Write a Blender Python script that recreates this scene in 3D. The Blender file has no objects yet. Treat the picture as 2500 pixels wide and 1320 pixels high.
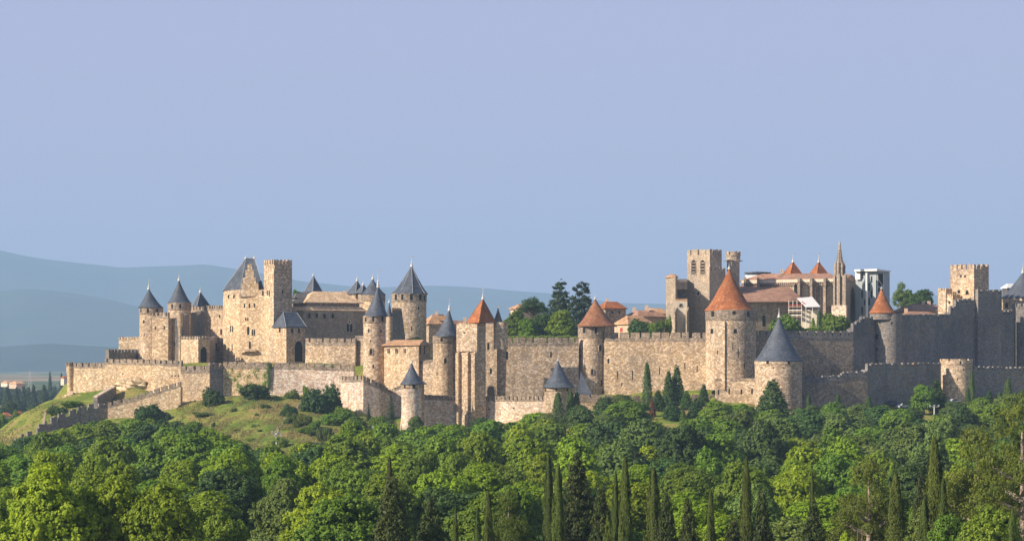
import bpy, math, random
import numpy as np
from mathutils import Vector, Matrix
from mathutils.bvhtree import BVHTree
R = math.radians
rnd = random.Random(7)
sc = bpy.context.scene
C = sc.collection

# ------------------------------------------------------------------ camera, sky, sun, exposure
F, HZ, CX = 6000.0, 880.0, 1250.0          # focal length and horizon in photo pixels
cam = bpy.data.cameras.new('camera'); co = bpy.data.objects.new('camera', cam); C.objects.link(co)
cam.sensor_width = 36; cam.lens = 36 * F / 2500; cam.shift_y = (HZ - 660) / 2500
cam.clip_start = 1; cam.clip_end = 40000
co.location = (0, 0, 0); co.rotation_euler = (R(90), 0, 0); sc.camera = co
SUN_AZ, SUN_EL = 62.0, 31.0                # azimuth to the left of straight-behind-the-camera
sd = Vector((-math.sin(R(SUN_AZ)) * math.cos(R(SUN_EL)), -math.cos(R(SUN_AZ)) * math.cos(R(SUN_EL)), math.sin(R(SUN_EL))))
sun = bpy.data.lights.new('sun', 'SUN'); so = bpy.data.objects.new('sun', sun); C.objects.link(so)
sun.energy = 5.0; sun.angle = R(0.5); sun.color = (1.0, 0.86, 0.68)
so.rotation_euler = sd.to_track_quat('Z', 'Y').to_euler()
w = bpy.data.worlds.new('World'); sc.world = w; w.use_nodes = True
nt = w.node_tree; bg = nt.nodes['Background']
sky = nt.nodes.new('ShaderNodeTexSky'); sky.sky_type = 'NISHITA'; sky.sun_disc = False
sky.sun_elevation = R(SUN_EL); sky.sun_rotation = math.atan2(sd.x, sd.y)
sky.altitude = 150; sky.air_density = 1.0; sky.dust_density = 1.2; sky.ozone_density = 2.0
mixw = nt.nodes.new('ShaderNodeMix'); mixw.data_type = 'RGBA'; mixw.inputs[0].default_value = 0.72
mixw.inputs[7].default_value = (4.6, 4.5, 6.8, 1)
tcw = nt.nodes.new('ShaderNodeTexCoord'); spw = nt.nodes.new('ShaderNodeSeparateXYZ'); mrw = nt.nodes.new('ShaderNodeMapRange')
nt.links.new(tcw.outputs['Generated'], spw.inputs[0]); nt.links.new(spw.outputs[2], mrw.inputs['Value'])   # pale hazy band low down, clear sky above
mrw.inputs['From Min'].default_value = .22; mrw.inputs['From Max'].default_value = .55; mrw.inputs['To Min'].default_value = .9; mrw.inputs['To Max'].default_value = .0
nt.links.new(mrw.outputs[0], mixw.inputs[0])
nt.links.new(sky.outputs[0], mixw.inputs[6]); nt.links.new(mixw.outputs[2], bg.inputs[0])
bg.inputs[1].default_value = 0.068
sc.view_settings.view_transform = 'Standard'; sc.view_settings.look = 'None'
sc.view_settings.exposure = 0.66; sc.view_settings.gamma = 1
sc.cycles.use_denoising = True; sc.cycles.denoising_prefilter = 'NONE'
sc.cycles.max_bounces = 6; sc.cycles.diffuse_bounces = 3; sc.cycles.volume_bounces = 1
sc.cycles.transparent_max_bounces = 8

def X(px, d): return (px - CX) / F * d
def Z(py, d): return -(py - HZ) / F * d
def W3(px, py, d): return Vector((X(px, d), d, Z(py, d)))
def P2(px, d): return (X(px, d), d)

# ------------------------------------------------------------------ materials
class NT:
    def __init__(s, name):
        s.m = bpy.data.materials.new(name); s.m.use_nodes = True; s.t = s.m.node_tree
        s.b = s.t.nodes['Principled BSDF']; s.out = s.t.nodes['Material Output']
        s.pos = s.t.nodes.new('ShaderNodeNewGeometry').outputs['Position']
    def n(s, typ, **k):
        x = s.t.nodes.new(typ)
        for a, v in k.items(): setattr(x, a, v)
        return x
    def l(s, a, b): s.t.links.new(a, b)
    def scaled(s, v, rot=0):
        mp = s.n('ShaderNodeMapping'); mp.inputs['Scale'].default_value = v; mp.inputs['Rotation'].default_value = (0, 0, rot)
        s.l(s.pos, mp.inputs['Vector']); return mp.outputs[0]
    def noise(s, scale, detail=4, vec=None, rough=.6):
        x = s.n('ShaderNodeTexNoise'); x.inputs['Scale'].default_value = scale; x.inputs['Detail'].default_value = detail
        x.inputs['Roughness'].default_value = rough
        s.l(vec or s.pos, x.inputs['Vector']); return x.outputs[0]
    def vor(s, scale, vec=None, out='Color', feature='F1'):
        x = s.n('ShaderNodeTexVoronoi'); x.feature = feature; x.inputs['Scale'].default_value = scale
        s.l(vec or s.pos, x.inputs['Vector']); return x.outputs[out]
    def sepx(s, c):
        x = s.n('ShaderNodeSeparateColor'); s.l(c, x.inputs[0]); return x.outputs
    def ramp(s, fac, stops):
        x = s.n('ShaderNodeValToRGB'); e = x.color_ramp.elements
        while len(e) < len(stops): e.new(.5)
        for i, (p, c) in enumerate(stops):
            e[i].position = p; e[i].color = (c if isinstance(c, tuple) else (c, c, c)) + (1,)
        s.l(fac, x.inputs[0]); return x.outputs[0]
    def mix(s, fac, a, b, blend='MIX'):
        x = s.n('ShaderNodeMix'); x.data_type = 'RGBA'; x.blend_type = blend
        for i, v in ((0, fac), (6, a), (7, b)):
            if isinstance(v, (int, float)): x.inputs[i].default_value = v if i == 0 else (v, v, v, 1)
            elif isinstance(v, tuple): x.inputs[i].default_value = v + (1,)
            else: s.l(v, x.inputs[i])
        return x.outputs[2]
    def bump(s, h, strength=.4, dist=.15):
        x = s.n('ShaderNodeBump'); x.inputs['Strength'].default_value = strength; x.inputs['Distance'].default_value = dist
        s.l(h, x.inputs['Height']); s.l(x.outputs[0], s.b.inputs['Normal'])
    def fin(s, col, rough=.9, spec=.2):
        if isinstance(col, tuple): s.b.inputs['Base Color'].default_value = col + (1,)
        else: s.l(col, s.b.inputs['Base Color'])
        s.b.inputs['Roughness'].default_value = rough; s.b.inputs['Specular IOR Level'].default_value = spec
        return s.m

def stone(name, lo, mid, hi, k=1.42, ochre=(.42, .26, .10), och=.12, stain=.45, cell=1.9, contrast=1.0, seed=0, holes=0, ivy=0):
    lo, mid, hi = [tuple(min(.8, q * k * g) for q, g in zip(w_, (1.0, 1.0, 1.07))) for w_ in (lo, mid, hi)]
    t = NT(name)
    v = t.scaled((cell, cell, cell * 1.25))
    warp = t.mix(.12, v, t.noise(1.3, 3, v), 'ADD')
    cells = t.sepx(t.vor(1.0, warp))
    fine = t.noise(2.2, 5, t.scaled((1, 1, 1.5)), .75)
    c = t.ramp(cells[0], [(0.0, tuple(x * (1 - .12 * contrast) for x in lo)), (.3, lo), (.62, mid), (1.0, hi)])
    c = t.mix(.75, c, t.ramp(fine, [(.3, .78), (.5, 1.02), (.7, 1.18)]), 'MULTIPLY')
    o = t.ramp(cells[1], [(1 - och - .02, 0.0), (1 - och, 1.0)])
    c = t.mix(t.mix(.35, o, o, 'MULTIPLY'), c, t.mix(.5, c, ochre))
    big = t.noise(.075, 4, t.scaled((1, 1, 1)), .6)                # broad weathering patches
    c = t.mix(1.0, c, t.ramp(big, [(.32, (1 - stain * .55, 1 - stain * .58, 1 - stain * .60)), (.50, (1.0, .98, .96)), (.68, (1.14, 1.10, 1.03))]), 'MULTIPLY')
    streak = t.noise(1.0, 4, t.scaled((.55, .55, .05)), .7)          # rain streaks
    c = t.mix(stain, c, t.ramp(streak, [(.36, .55), (.55, 1.0)]), 'MULTIPLY')
    edge = t.vor(1.0, warp, 'Distance', 'DISTANCE_TO_EDGE')
    c = t.mix(.25, c, t.ramp(edge, [(.0, .55), (.07, 1.0)]), 'MULTIPLY')
    pt = t.sepx(t.vor(.11, t.mix(.5, t.pos, t.noise(.4, 3), 'ADD')))      # patches of rebuilding
    c = t.mix(.8, c, t.ramp(pt[0], [(0, (.80, .80, .82)), (.35, (1.0, 1.0, 1.0)), (.7, (1.04, .99, .93)), (1, (1.10, 1.08, 1.05))]), 'MULTIPLY')
    if holes:
        hv = t.scaled((.75, .75, 1.1)); hd = t.vor(1.0, hv, 'Distance'); hp = t.noise(.25, 3)
        hm = t.ramp(hd, [(.10, 1.0), (.20, 0.0)]); hm = t.mix(1.0, hm, t.ramp(hp, [(.45, 0.0), (.55, 1.0)]), 'MULTIPLY')
        c = t.mix(hm, c, (.05, .07, .03))
    t.bump(t.mix(.5, t.ramp(edge, [(0, 0.0), (.15, 1.0)]), fine), .75, .16)
    return t.fin(c, .95, .1)

M = {}
M['warm'] = stone('stone_warm', (.38, .285, .18), (.50, .385, .25), (.62, .50, .34), och=.14, stain=.42)
M['ruin'] = stone('stone_ruinous', (.38, .29, .18), (.50, .39, .25), (.62, .50, .33), och=.2, stain=.25, holes=1)
M['tan'] = stone('stone_tan', (.31, .24, .16), (.42, .33, .22), (.56, .45, .31), och=.14, stain=.45)
M['brown'] = stone('stone_brown', (.29, .23, .16), (.40, .32, .23), (.54, .445, .325), k=1.5, och=.16, stain=.4)
M['pale'] = stone('stone_pale', (.41, .32, .24), (.54, .44, .34), (.68, .58, .47), och=.06, stain=.35)
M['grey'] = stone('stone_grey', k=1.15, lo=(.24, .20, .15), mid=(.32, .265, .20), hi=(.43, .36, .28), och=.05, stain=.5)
M['ashlar'] = stone('stone_ashlar', (.33, .28, .21), (.39, .33, .25), (.46, .40, .31), k=1.2, och=.03, stain=.35, contrast=.4)
M['dark'] = stone('stone_shaded', (.215, .205, .19), (.265, .255, .24), (.33, .32, .30), k=1.0, och=.06, stain=.35)  # darker, bluer stone: part of the shaded walls' shade is put into this colour
M['rock'] = stone('rock', (.30, .24, .15), (.44, .36, .24), (.60, .50, .34), och=.1, stain=.6, cell=.35)

def roofmat(name, a, b, c, spots=(.5, .42, .3), sp=.04, rows=0, rough=.85):
    t = NT(name)
    n1 = t.noise(.5, 5, None, .7); n2 = t.vor(2.2, t.scaled((1, 1, 1.3)))
    s = t.sepx(n2)
    col = t.ramp(n1, [(.3, a), (.5, b), (.7, c)])
    col = t.mix(.55, col, t.ramp(s[0], [(0, .62), (1, 1.3)]), 'MULTIPLY')
    col = t.mix(t.ramp(s[1], [(1 - sp - .01, 0.0), (1 - sp, .8)]), col, spots)
    pt = t.noise(.22, 3, None, .6)
    col = t.mix(.7, col, t.ramp(pt, [(.36, (.74, .76, .72)), (.52, (1.0, 1.0, 1.0)), (.66, (1.16, 1.14, 1.05))]), 'MULTIPLY')
    rw = t.n('ShaderNodeTexWave', bands_direction='Z'); rw.inputs['Scale'].default_value = .42; rw.inputs['Distortion'].default_value = 1.6; rw.inputs['Detail'].default_value = 3; t.l(t.pos, rw.inputs['Vector'])
    col = t.mix(.35, col, t.ramp(rw.outputs[1], [(.0, .72), (.35, 1.05)]), 'MULTIPLY')
    st = t.noise(1.0, 4, t.scaled((.6, .6, .09)), .7)
    col = t.mix(.5, col, t.ramp(st, [(.35, .6), (.6, 1.1)]), 'MULTIPLY')
    t.bump(s[0], .35, .06)
    return t.fin(col, rough, .3)
M['slate'] = roofmat('slate', (.060, .072, .100), (.080, .095, .128), (.106, .122, .156), (.16, .17, .18), .02, rough=.6)
M['slate_brown'] = roofmat('slate_brown', (.09, .085, .09), (.12, .11, .11), (.15, .135, .12), (.25, .2, .13), .05, rough=.7)
M['tile'] = roofmat('clay_tile', (.28, .090, .032), (.36, .125, .046), (.41, .165, .070), (.50, .30, .18), .02)
M['tile_old'] = roofmat('clay_tile_weathered', (.21, .085, .042), (.27, .115, .06), (.33, .155, .085), (.30, .2, .13), .12)
M['tile_pale'] = roofmat('clay_tile_pale', (.46, .26, .14), (.58, .34, .19), (.68, .42, .26), (.35, .2, .13), .15)
M['tile_hall'] = roofmat('clay_tile_hall', (.70, .46, .28), (.80, .56, .35), (.88, .66, .44), (.45, .28, .17), .12)  # brighter terracotta than the pale tile, for the hall roofs
M['tile_pink'] = roofmat('clay_tile_pink', (.30, .16, .11), (.40, .22, .15), (.48, .29, .21), (.25, .16, .12), .15)
def plain(name, c, rough=.7, metal=0, vary=.25):
    t = NT(name); n = t.noise(1.5, 4)
    col = t.mix(1.0, c, t.ramp(n, [(.3, 1 - vary), (.7, 1 + vary * .5)]), 'MULTIPLY')
    t.b.inputs['Metallic'].default_value = metal
    return t.fin(col, rough, .3)
M['hole'] = plain('dark_opening', (.018, .016, .015), .9)  # near-black panels paint the shade inside openings; also the tyre colour
M['lead'] = plain('lead_finial', (.62, .62, .60), .5)
M['plaster'] = plain('plaster_pink', (.60, .44, .32))
M['plaster_w'] = plain('plaster_pale', (.66, .58, .46))
M['sheet'] = plain('scaffold_sheeting', (.36, .40, .42), .6, vary=.12)
M['white'] = plain('white_sheet', (.80, .80, .78), .5, vary=.06)
M['steel'] = plain('steel', (.42, .43, .44), .5)
M['red'] = plain('red_paint', (.45, .05, .04))
M['shutter'] = plain('red_shutter', (.40, .06, .05))
M['bark'] = plain('bark', (.13, .10, .075), .95)
M['bark_pale'] = plain('bark_pale', (.36, .30, .24), .95)
M['glass'] = plain('dark_glass', (.03, .035, .045), .15)
M['carpaint_w'] = plain('car_white', (.45, .47, .5), .3)
M['carpaint_b'] = plain('car_blue', (.05, .07, .12), .3)
M['wood'] = plain('dark_wood', (.12, .085, .06))

def leafmat(name, a, b, transl=.32, vary=.22, rough=.6):
    t = NT(name); at = t.n('ShaderNodeAttribute'); at.attribute_name = 'tint'
    oi = t.n('ShaderNodeObjectInfo')
    col = t.ramp(at.outputs['Fac'], [(0, a), (1, b)])
    mr = t.n('ShaderNodeMapRange'); mr.inputs['To Min'].default_value = 1 - vary; mr.inputs['To Max'].default_value = 1 + vary
    t.l(oi.outputs['Random'], mr.inputs['Value'])
    hs = t.n('ShaderNodeHueSaturation'); t.l(mr.outputs[0], hs.inputs['Value']); t.l(col, hs.inputs['Color'])
    m2 = t.n('ShaderNodeMath', operation='MULTIPLY_ADD'); t.l(oi.outputs['Random'], m2.inputs[0]); m2.inputs[1].default_value = 7.31; m2.inputs[2].default_value = 0
    m3 = t.n('ShaderNodeMath', operation='FRACT'); t.l(m2.outputs[0], m3.inputs[0])
    m4 = t.n('ShaderNodeMapRange'); m4.inputs['To Min'].default_value = .474; m4.inputs['To Max'].default_value = .504
    t.l(m3.outputs[0], m4.inputs['Value']); t.l(m4.outputs[0], hs.inputs['Hue'])
    t.fin(hs.outputs[0], rough, .25)
    tr = t.n('ShaderNodeBsdfTranslucent'); t.l(hs.outputs[0], tr.inputs[0])
    mx = t.n('ShaderNodeMixShader'); mx.inputs[0].default_value = transl
    t.l(t.b.outputs[0], mx.inputs[1]); t.l(tr.outputs[0], mx.inputs[2]); t.l(mx.outputs[0], t.out.inputs[0])
    return t.m
L = {}
L['plane'] = leafmat('leaf_bright', (0.105, 0.205, 0.012), (0.3, 0.44, 0.022), 0.38)
L['mid'] = leafmat('leaf_mid', (0.08, 0.175, 0.018), (0.21, 0.345, 0.03), 0.36)
L['deep'] = leafmat('leaf_deep', (0.036, 0.088, 0.022), (0.09, 0.165, 0.034), 0.26)
L['grey'] = leafmat('leaf_greyish', (0.085, 0.155, 0.035), (0.175, 0.26, 0.052), 0.32)
L['cypress'] = leafmat('leaf_cypress', (0.03, 0.065, 0.01), (0.09, 0.13, 0.016), 0.15)
L['conifer'] = leafmat('leaf_conifer', (0.028, 0.05, 0.012), (0.08, 0.1, 0.018), 0.12)
L['blue'] = leafmat('leaf_blue_green', (0.026, 0.06, 0.026), (0.055, 0.1, 0.04), 0.15)
L['pine'] = leafmat('leaf_pine', (0.06, 0.1, 0.012), (0.155, 0.195, 0.022), 0.2)
L['rust'] = leafmat('leaf_rust', (.16, .055, .03), (.26, .11, .05), .2)
L['lime'] = leafmat('leaf_lime', (0.2, 0.3, 0.02), (0.36, 0.46, 0.04), 0.4)

# ------------------------------------------------------------------ mesh helpers
def setp(o, label=None, cat=None, group=None, kind=None):
    if label: o['label'] = label
    if cat: o['category'] = cat
    if group: o['group'] = group
    if kind: o['kind'] = kind
    return o
def thing(name, label, cat, loc, group=None):
    o = bpy.data.objects.new(name, None); C.objects.link(o); o.location = loc; o.empty_display_size = .5
    return setp(o, label, cat, group)
class MB:
    def __init__(s): s.v = []; s.f = []
    def add(s, vs, fs):
        k = len(s.v); s.v += [tuple(a) for a in vs]; s.f += [tuple(i + k for i in f) for f in fs]; return s
    def prism(s, poly, z0, z1):
        n = len(poly)
        a = z0 if isinstance(z0, (list, tuple)) else [z0] * n
        b = z1 if isinstance(z1, (list, tuple)) else [z1] * n
        vs = [(p[0], p[1], a[i]) for i, p in enumerate(poly)] + [(p[0], p[1], b[i]) for i, p in enumerate(poly)]
        fs = [(i, (i + 1) % n, n + (i + 1) % n, n + i) for i in range(n)] + [tuple(range(n, 2 * n)), tuple(range(n - 1, -1, -1))]
        return s.add(vs, fs)
    def box(s, c, sx, sy, sz, rz=0):   # c = centre of the bottom
        co_, si = math.cos(rz), math.sin(rz)
        poly = [(c[0] + co_ * a * sx / 2 - si * b * sy / 2, c[1] + si * a * sx / 2 + co_ * b * sy / 2) for a, b in ((-1, -1), (1, -1), (1, 1), (-1, 1))]
        return s.prism(poly, c[2], c[2] + sz)
    def lathe(s, cx, cy, prof, seg=40, rot=0, lean=None):
        vs, fs = [], []
        for j, (r, z) in enumerate(prof):
            lx, ly = (lean[0] * j / (len(prof) - 1), lean[1] * j / (len(prof) - 1)) if lean else (0, 0)
            for i in range(seg):
                a = rot + 2 * math.pi * i / seg
                vs.append((cx + lx + r * math.cos(a), cy + ly + r * math.sin(a), z))
        for j in range(len(prof) - 1):
            for i in range(seg):
                i2 = (i + 1) % seg
                fs.append((j * seg + i, j * seg + i2, (j + 1) * seg + i2, (j + 1) * seg + i))
        fs.append(tuple(range(seg - 1, -1, -1))); m = (len(prof) - 1) * seg; fs.append(tuple(range(m, m + seg)))
        return s.add(vs, fs)
    def tube(s, pts, rad, seg=6):
        vs, fs = [], []; n = len(pts)
        for j, p in enumerate(pts):
            p = Vector(p); d = (Vector(pts[min(j + 1, n - 1)]) - Vector(pts[max(j - 1, 0)])).normalized()
            u = d.orthogonal().normalized() if j == 0 else (u - d * u.dot(d)).normalized(); v = d.cross(u)
            for i in range(seg):
                a = 2 * math.pi * i / seg; vs.append(p + (u * math.cos(a) + v * math.sin(a)) * rad[j])
        for j in range(n - 1):
            for i in range(seg):
                i2 = (i + 1) % seg; fs.append((j * seg + i, j * seg + i2, (j + 1) * seg + i2, (j + 1) * seg + i))
        fs.append(tuple(range(seg - 1, -1, -1))); fs.append(tuple(range((n - 1) * seg, n * seg)))
        return s.add(vs, fs)
    def bvh(s): return BVHTree.FromPolygons(s.v, s.f)
    def mesh(s, name, off=(0, 0, 0), smooth=False):
        me = bpy.data.meshes.new(name)
        me.from_pydata([(a[0] - off[0], a[1] - off[1], a[2] - off[2]) for a in s.v], [], s.f)
        me.update()
        if smooth:
            me.polygons.foreach_set('use_smooth', [True] * len(me.polygons)); me.set_sharp_from_angle(angle=R(28))
        return me
    def build(s, name, mat, parent=None, smooth=False, origin=None):
        off = Vector((0, 0, 0))
        if parent:
            q = parent
            while q: off += q.location; q = q.parent
        elif origin: off = Vector(origin)
        me = s.mesh(name, off, smooth); me.materials.append(mat)
        o = bpy.data.objects.new(name, me); C.objects.link(o)
        if parent: o.parent = parent
        elif origin: o.location = origin
        return o

def strip(mb, outer, inner, z0, tops):
    """outer/inner: n+1 plan points; z0: n+1 bottoms; tops: n flat tops -> one connected crenellated band"""
    n = len(tops); vmap = {}
    def V(p, z):
        k = (round(p[0], 3), round(p[1], 3), round(z, 3))
        if k not in vmap: vmap[k] = len(mb.v); mb.v.append((p[0], p[1], z))
        return vmap[k]
    for i in range(n):
        a, b, c, d, t = outer[i], outer[i + 1], inner[i + 1], inner[i], tops[i]
        mb.f += [(V(a, z0[i]), V(b, z0[i + 1]), V(b, t), V(a, t)), (V(c, z0[i + 1]), V(d, z0[i]), V(d, t), V(c, t)),
                 (V(a, t), V(b, t), V(c, t), V(d, t)), (V(b, z0[i + 1]), V(a, z0[i]), V(d, z0[i]), V(c, z0[i + 1]))]
        if i < n - 1 and abs(tops[i + 1] - t) > 1e-3:
            lo, hi = sorted((t, tops[i + 1])); mb.f.append((V(b, lo), V(c, lo), V(c, hi), V(b, hi)))
    for i, k in ((0, 0), (n, n - 1)):
        a, d = outer[i], inner[i]; mb.f.append((V(a, z0[i]), V(a, tops[k]), V(d, tops[k]), V(d, z0[i])))

def crenel(path, period, gap, notch, below, thick, closed=False, arrow=True, jit=.0):
    """path: [(x,y,ztop)], interior on the left hand; returns MB with a battlement band"""
    mb = MB(); P = [Vector(p) for p in path]
    if closed: P.append(P[0].copy())
    # offset corners inward
    n = len(P); offs = []
    for i in range(n):
        def dirn(a, b): v = Vector((b.x - a.x, b.y - a.y)); return v.normalized()
        if closed: d1 = dirn(P[i - 1] if i > 0 else P[n - 2], P[i]); d2 = dirn(P[i], P[i + 1] if i < n - 1 else P[1])
        else: d1 = dirn(P[max(i - 1, 0)], P[max(i, 1)]) ; d2 = dirn(P[min(i, n - 2)], P[min(i + 1, n - 1)])
        n1 = Vector((-d1.y, d1.x)); n2 = Vector((-d2.y, d2.x)); m = (n1 + n2)
        m = m / max(.35, m.dot(n1)) if m.length > .01 else n1
        offs.append(m * thick)
    outer, inner, z0, tops = [], [], [], []
    for i in range(n - 1):
        a, b = P[i], P[i + 1]; L_ = math.hypot(b.x - a.x, b.y - a.y)
        if L_ < period * .8: cuts = [(0, 1, 0)]
        else:
            k = max(1, round(L_ / period)); per = L_ / k; cuts = []
            for q in range(k):
                g = gap * (1 + jit * rnd.uniform(-1, 1)); s0 = q * per; mid = s0 + per / 2 + per * .12 * jit * rnd.uniform(-1, 1)
                cuts += [(s0 / L_, (mid - g / 2) / L_, 0), ((mid - g / 2) / L_, (mid + g / 2) / L_, 1), ((mid + g / 2) / L_, (s0 + per) / L_, 0)]
        zm = []
        for j, (s0, s1, isgap) in enumerate(cuts):
            if j == 0 and not outer:
                outer.append((a.x, a.y)); inner.append((a.x + offs[i].x, a.y + offs[i].y)); z0.append(a.z - below)
            t = s1; p = a.lerp(b, t); o = offs[i].lerp(offs[i + 1], t)
            outer.append((p.x, p.y)); inner.append((p.x + o.x, p.y + o.y)); z0.append(p.z - below)
            q = (s0 + s1) / 2; zz = a.z + (b.z - a.z) * q
            if isgap: zz -= notch
            elif jit: zz += rnd.uniform(-.12, .04)
            tops.append(zz)
    strip(mb, outer, inner, z0, tops)
    return mb

def window(parent, bvh, px, py, wp, hp, arch=False, mat='hole', name='window', surround=None, proud=.03):
    d = Vector(((px - CX) / F, 1, -(py - HZ) / F)).normalized()
    loc, nor, idx, dist = bvh.ray_cast(Vector((0, 0, 0)), d)
    if loc is None: return None
    nor = Vector((nor.x, nor.y, 0)).normalized()
    if nor.y > 0: nor = -nor
    s = loc.y / F
    ww = wp * s / max(.45, abs(nor.y)) / 2; hh = hp * s / 2
    t = Vector((-nor.y, nor.x, 0))
    def outline(a, b, k=0):
        pts = [(-a, -b), (a, -b)]
        if arch:
            for q in range(0, 9):
                an = math.pi * q / 8; pts.append((a * math.cos(an), b - a * 1.0 + a * 1.15 * math.sin(an)))
        else: pts += [(a, b), (-a, b)]
        return pts
    mb = MB(); o2 = outline(ww, hh); n = len(o2)
    base = loc
    vs = [base + t * a + Vector((0, 0, b)) - nor * .12 for a, b in o2] + [base + t * a + Vector((0, 0, b)) + nor * proud for a, b in o2]
    mb.add(vs, [tuple(range(n, 2 * n))] + [(i, (i + 1) % n, n + (i + 1) % n, n + i) for i in range(n)])
    w_ = mb.build(name, M[mat], parent)
    if surround:
        k = min(.28, ww * .8); o3 = outline(ww + k, hh + k); mb = MB()
        pr = proud + .10
        A = [base + t * a + Vector((0, 0, b)) - nor * .1 for a, b in o3]; B = [base + t * a + Vector((0, 0, b)) + nor * pr for a, b in o3]
        D = [base + t * a + Vector((0, 0, b)) + nor * pr for a, b in o2]; E = [base + t * a + Vector((0, 0, b)) + nor * (proud + .002) for a, b in o2]
        fs = []
        for i in range(n):
            j = (i + 1) % n
            fs += [(i, j, n + j, n + i), (n + i, n + j, 2 * n + j, 2 * n + i), (2 * n + i, 2 * n + j, 3 * n + j, 3 * n + i)]
        mb.add(A + B + D + E, fs); mb.build('surround', M[surround], w_)
    return w_

def finial(parent, p, h, flag=False):
    mb = MB(); r = .22
    mb.lathe(p[0], p[1], [(r * 2.2, p[2] - h * .12), (r * 1.7, p[2] + h * .10), (r * .8, p[2] + h * .18), (r * 1.3, p[2] + h * .26), (r * .5, p[2] + h * .36), (.07, p[2] + h * .6), (.03, p[2] + h)], 8)
    o = mb.build('finial', M['lead'], parent)
    if flag:
        fm = MB(); z = p[2] + h * .9; fm.prism([(p[0], p[1] - .02), (p[0] + .55, p[1] - .02), (p[0] + .55, p[1] + .02), (p[0], p[1] + .02)], z, z + .4)
        fm.build('weather_vane', M['steel'], o)
CONE = [(1.0, 0), (.90, .06), (.78, .15), (.63, .29), (.47, .46), (.30, .64), (.14, .83), (.015, 1.0)]
def cone_roof(parent, cx, cy, r, z0, z1, mat, seg=40, rot=0, prof=CONE, lean=None, name='roof'):
    h = z1 - z0; mb = MB()
    pr = [(r * .82, z0 - .02), (r, z0 - .22), (r, z0)] + [(r * a, z0 + h * b) for a, b in prof[1:]]
    mb.lathe(cx, cy, pr, seg, rot, lean)
    o = mb.build(name, M[mat], parent, smooth=seg > 12)
    if seg <= 12:   # lead hips
        hm = MB()
        for i in range(seg):
            a = rot + 2 * math.pi * i / seg
            if math.sin(a) > .35: continue
            pts = []
            for j, (pa, pb) in enumerate(prof):
                f = (j + 2) / (len(prof) + 1)
                lx, ly = (lean[0] * f, lean[1] * f) if lean else (0, 0)
                pts.append((cx + lx + r * pa * math.cos(a), cy + ly + r * pa * math.sin(a), z0 + h * pb + .03))
            hm.tube(pts, [.07] * len(pts), 4)
        hm.build('ridge_flashing', M['steel'], o)
    return o

def round_tower(label, pl, pr, d, ytop, ybase, roof, wins=(), mat='tan', name='round_tower', cat='tower', group=None,
                batter=0, collar=18, over=2, apex=None, fin=22, seg=40, flag=False, arch_s=None, loops=(), eave=None, beak=0, capmat='grey', rr=None, crown=None):
    cx, cy = P2((pl + pr) / 2, d); s = d / F; r = (pr - pl) / 2 * s
    zt, zb = Z(ytop, d), Z(ybase, d) - 3
    t = thing(name, label, cat, (cx, cy, zb), group)
    mb = MB(); prof = []
    if batter: prof += [(r + batter * s, zb), (r + batter * s, zb + 3), (r + batter * s * .35, zb + 3 + (zt - zb) * .12), (r, zb + 3 + (zt - zb) * .25)]
    else: prof += [(r, zb)]
    zc = zt - collar * s if collar else zt
    prof += [(r, zc)]
    mb.lathe(cx, cy, prof, seg)
    if beak:
        bx = X(beak, d); by = cy - math.sqrt(max(.1, r * r - (bx - cx) ** 2))
        mb.prism([(bx - .9, by + .5), (bx, by - .55), (bx + .9, by + .8), (bx, by + 1.4)], zb, zc - .2)
    b = mb.bvh(); mb.build('drum', M[mat], t, smooth=True)
    if collar:
        cb = MB().lathe(cx, cy, [(r + .02, zc), (r + .14, zc + .15), (r + .14, zt)], seg)
        cb.build('parapet', M[capmat], t, smooth=True); bc = cb.bvh()
    else: bc = b
    for wdef in wins:
        px, py, ww, hh = wdef[:4]; ar = len(wdef) > 4 and wdef[4]
        window(t, bc if (py < ytop + collar) else b, px, py, ww, hh, ar, surround=arch_s if ar else None, name='window' if ww > 3.5 else 'arrow_slit')
    if roof:
        mat_r, ya = roof[0], roof[1]; el, er = eave if eave else (pl - over, pr + over)
        ex, rr_ = X((el + er) / 2, d), (er - el) / 2 * s; ax = X(apex if apex is not None else (el + er) / 2, d)
        n = roof[2] if len(roof) > 2 else 40; rot = roof[3] if len(roof) > 3 else 0
        ro = cone_roof(t, ex, cy, rr_, zt, Z(ya, d), mat_r, n, rot, lean=(ax - ex, 0))
        if fin: finial(ro, (ax, cy, Z(ya, d)), fin * s, flag)
    if crown:   # battlement instead of a roof
        per, gap, notch = crown
        pts = [(cx + (r + .14) * math.cos(R(a)), cy + (r + .14) * math.sin(R(a)), zt + notch * s) for a in range(0, 360, 12)]
        ring = crenel_ring(cx, cy, r + .14, .6, zt, notch * s, per * s, gap * s); ring.build('battlement', M[capmat], t)
    return t
def crenel_ring(cx, cy, r, th, z, h, per, gap):
    k = max(5, round(2 * math.pi * r / per)); outer, inner, z0, tops = [], [], [], []
    fr = gap / per; cuts = []
    for q in range(k):
        cuts += [(q / k, 0), ((q + .5 - fr / 2) / k, 1), ((q + .5 + fr / 2) / k, 0)]
    ang = [c[0] * 2 * math.pi for c in cuts] + [2 * math.pi]
    for a in ang:
        outer.append((cx + r * math.cos(a), cy + r * math.sin(a))); inner.append((cx + (r - th) * math.cos(a), cy + (r - th) * math.sin(a))); z0.append(z)
    tops = [z + (h * .25 if c[1] else h) for c in cuts]
    mb = MB(); strip(mb, outer, inner, z0, tops); return mb

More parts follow.
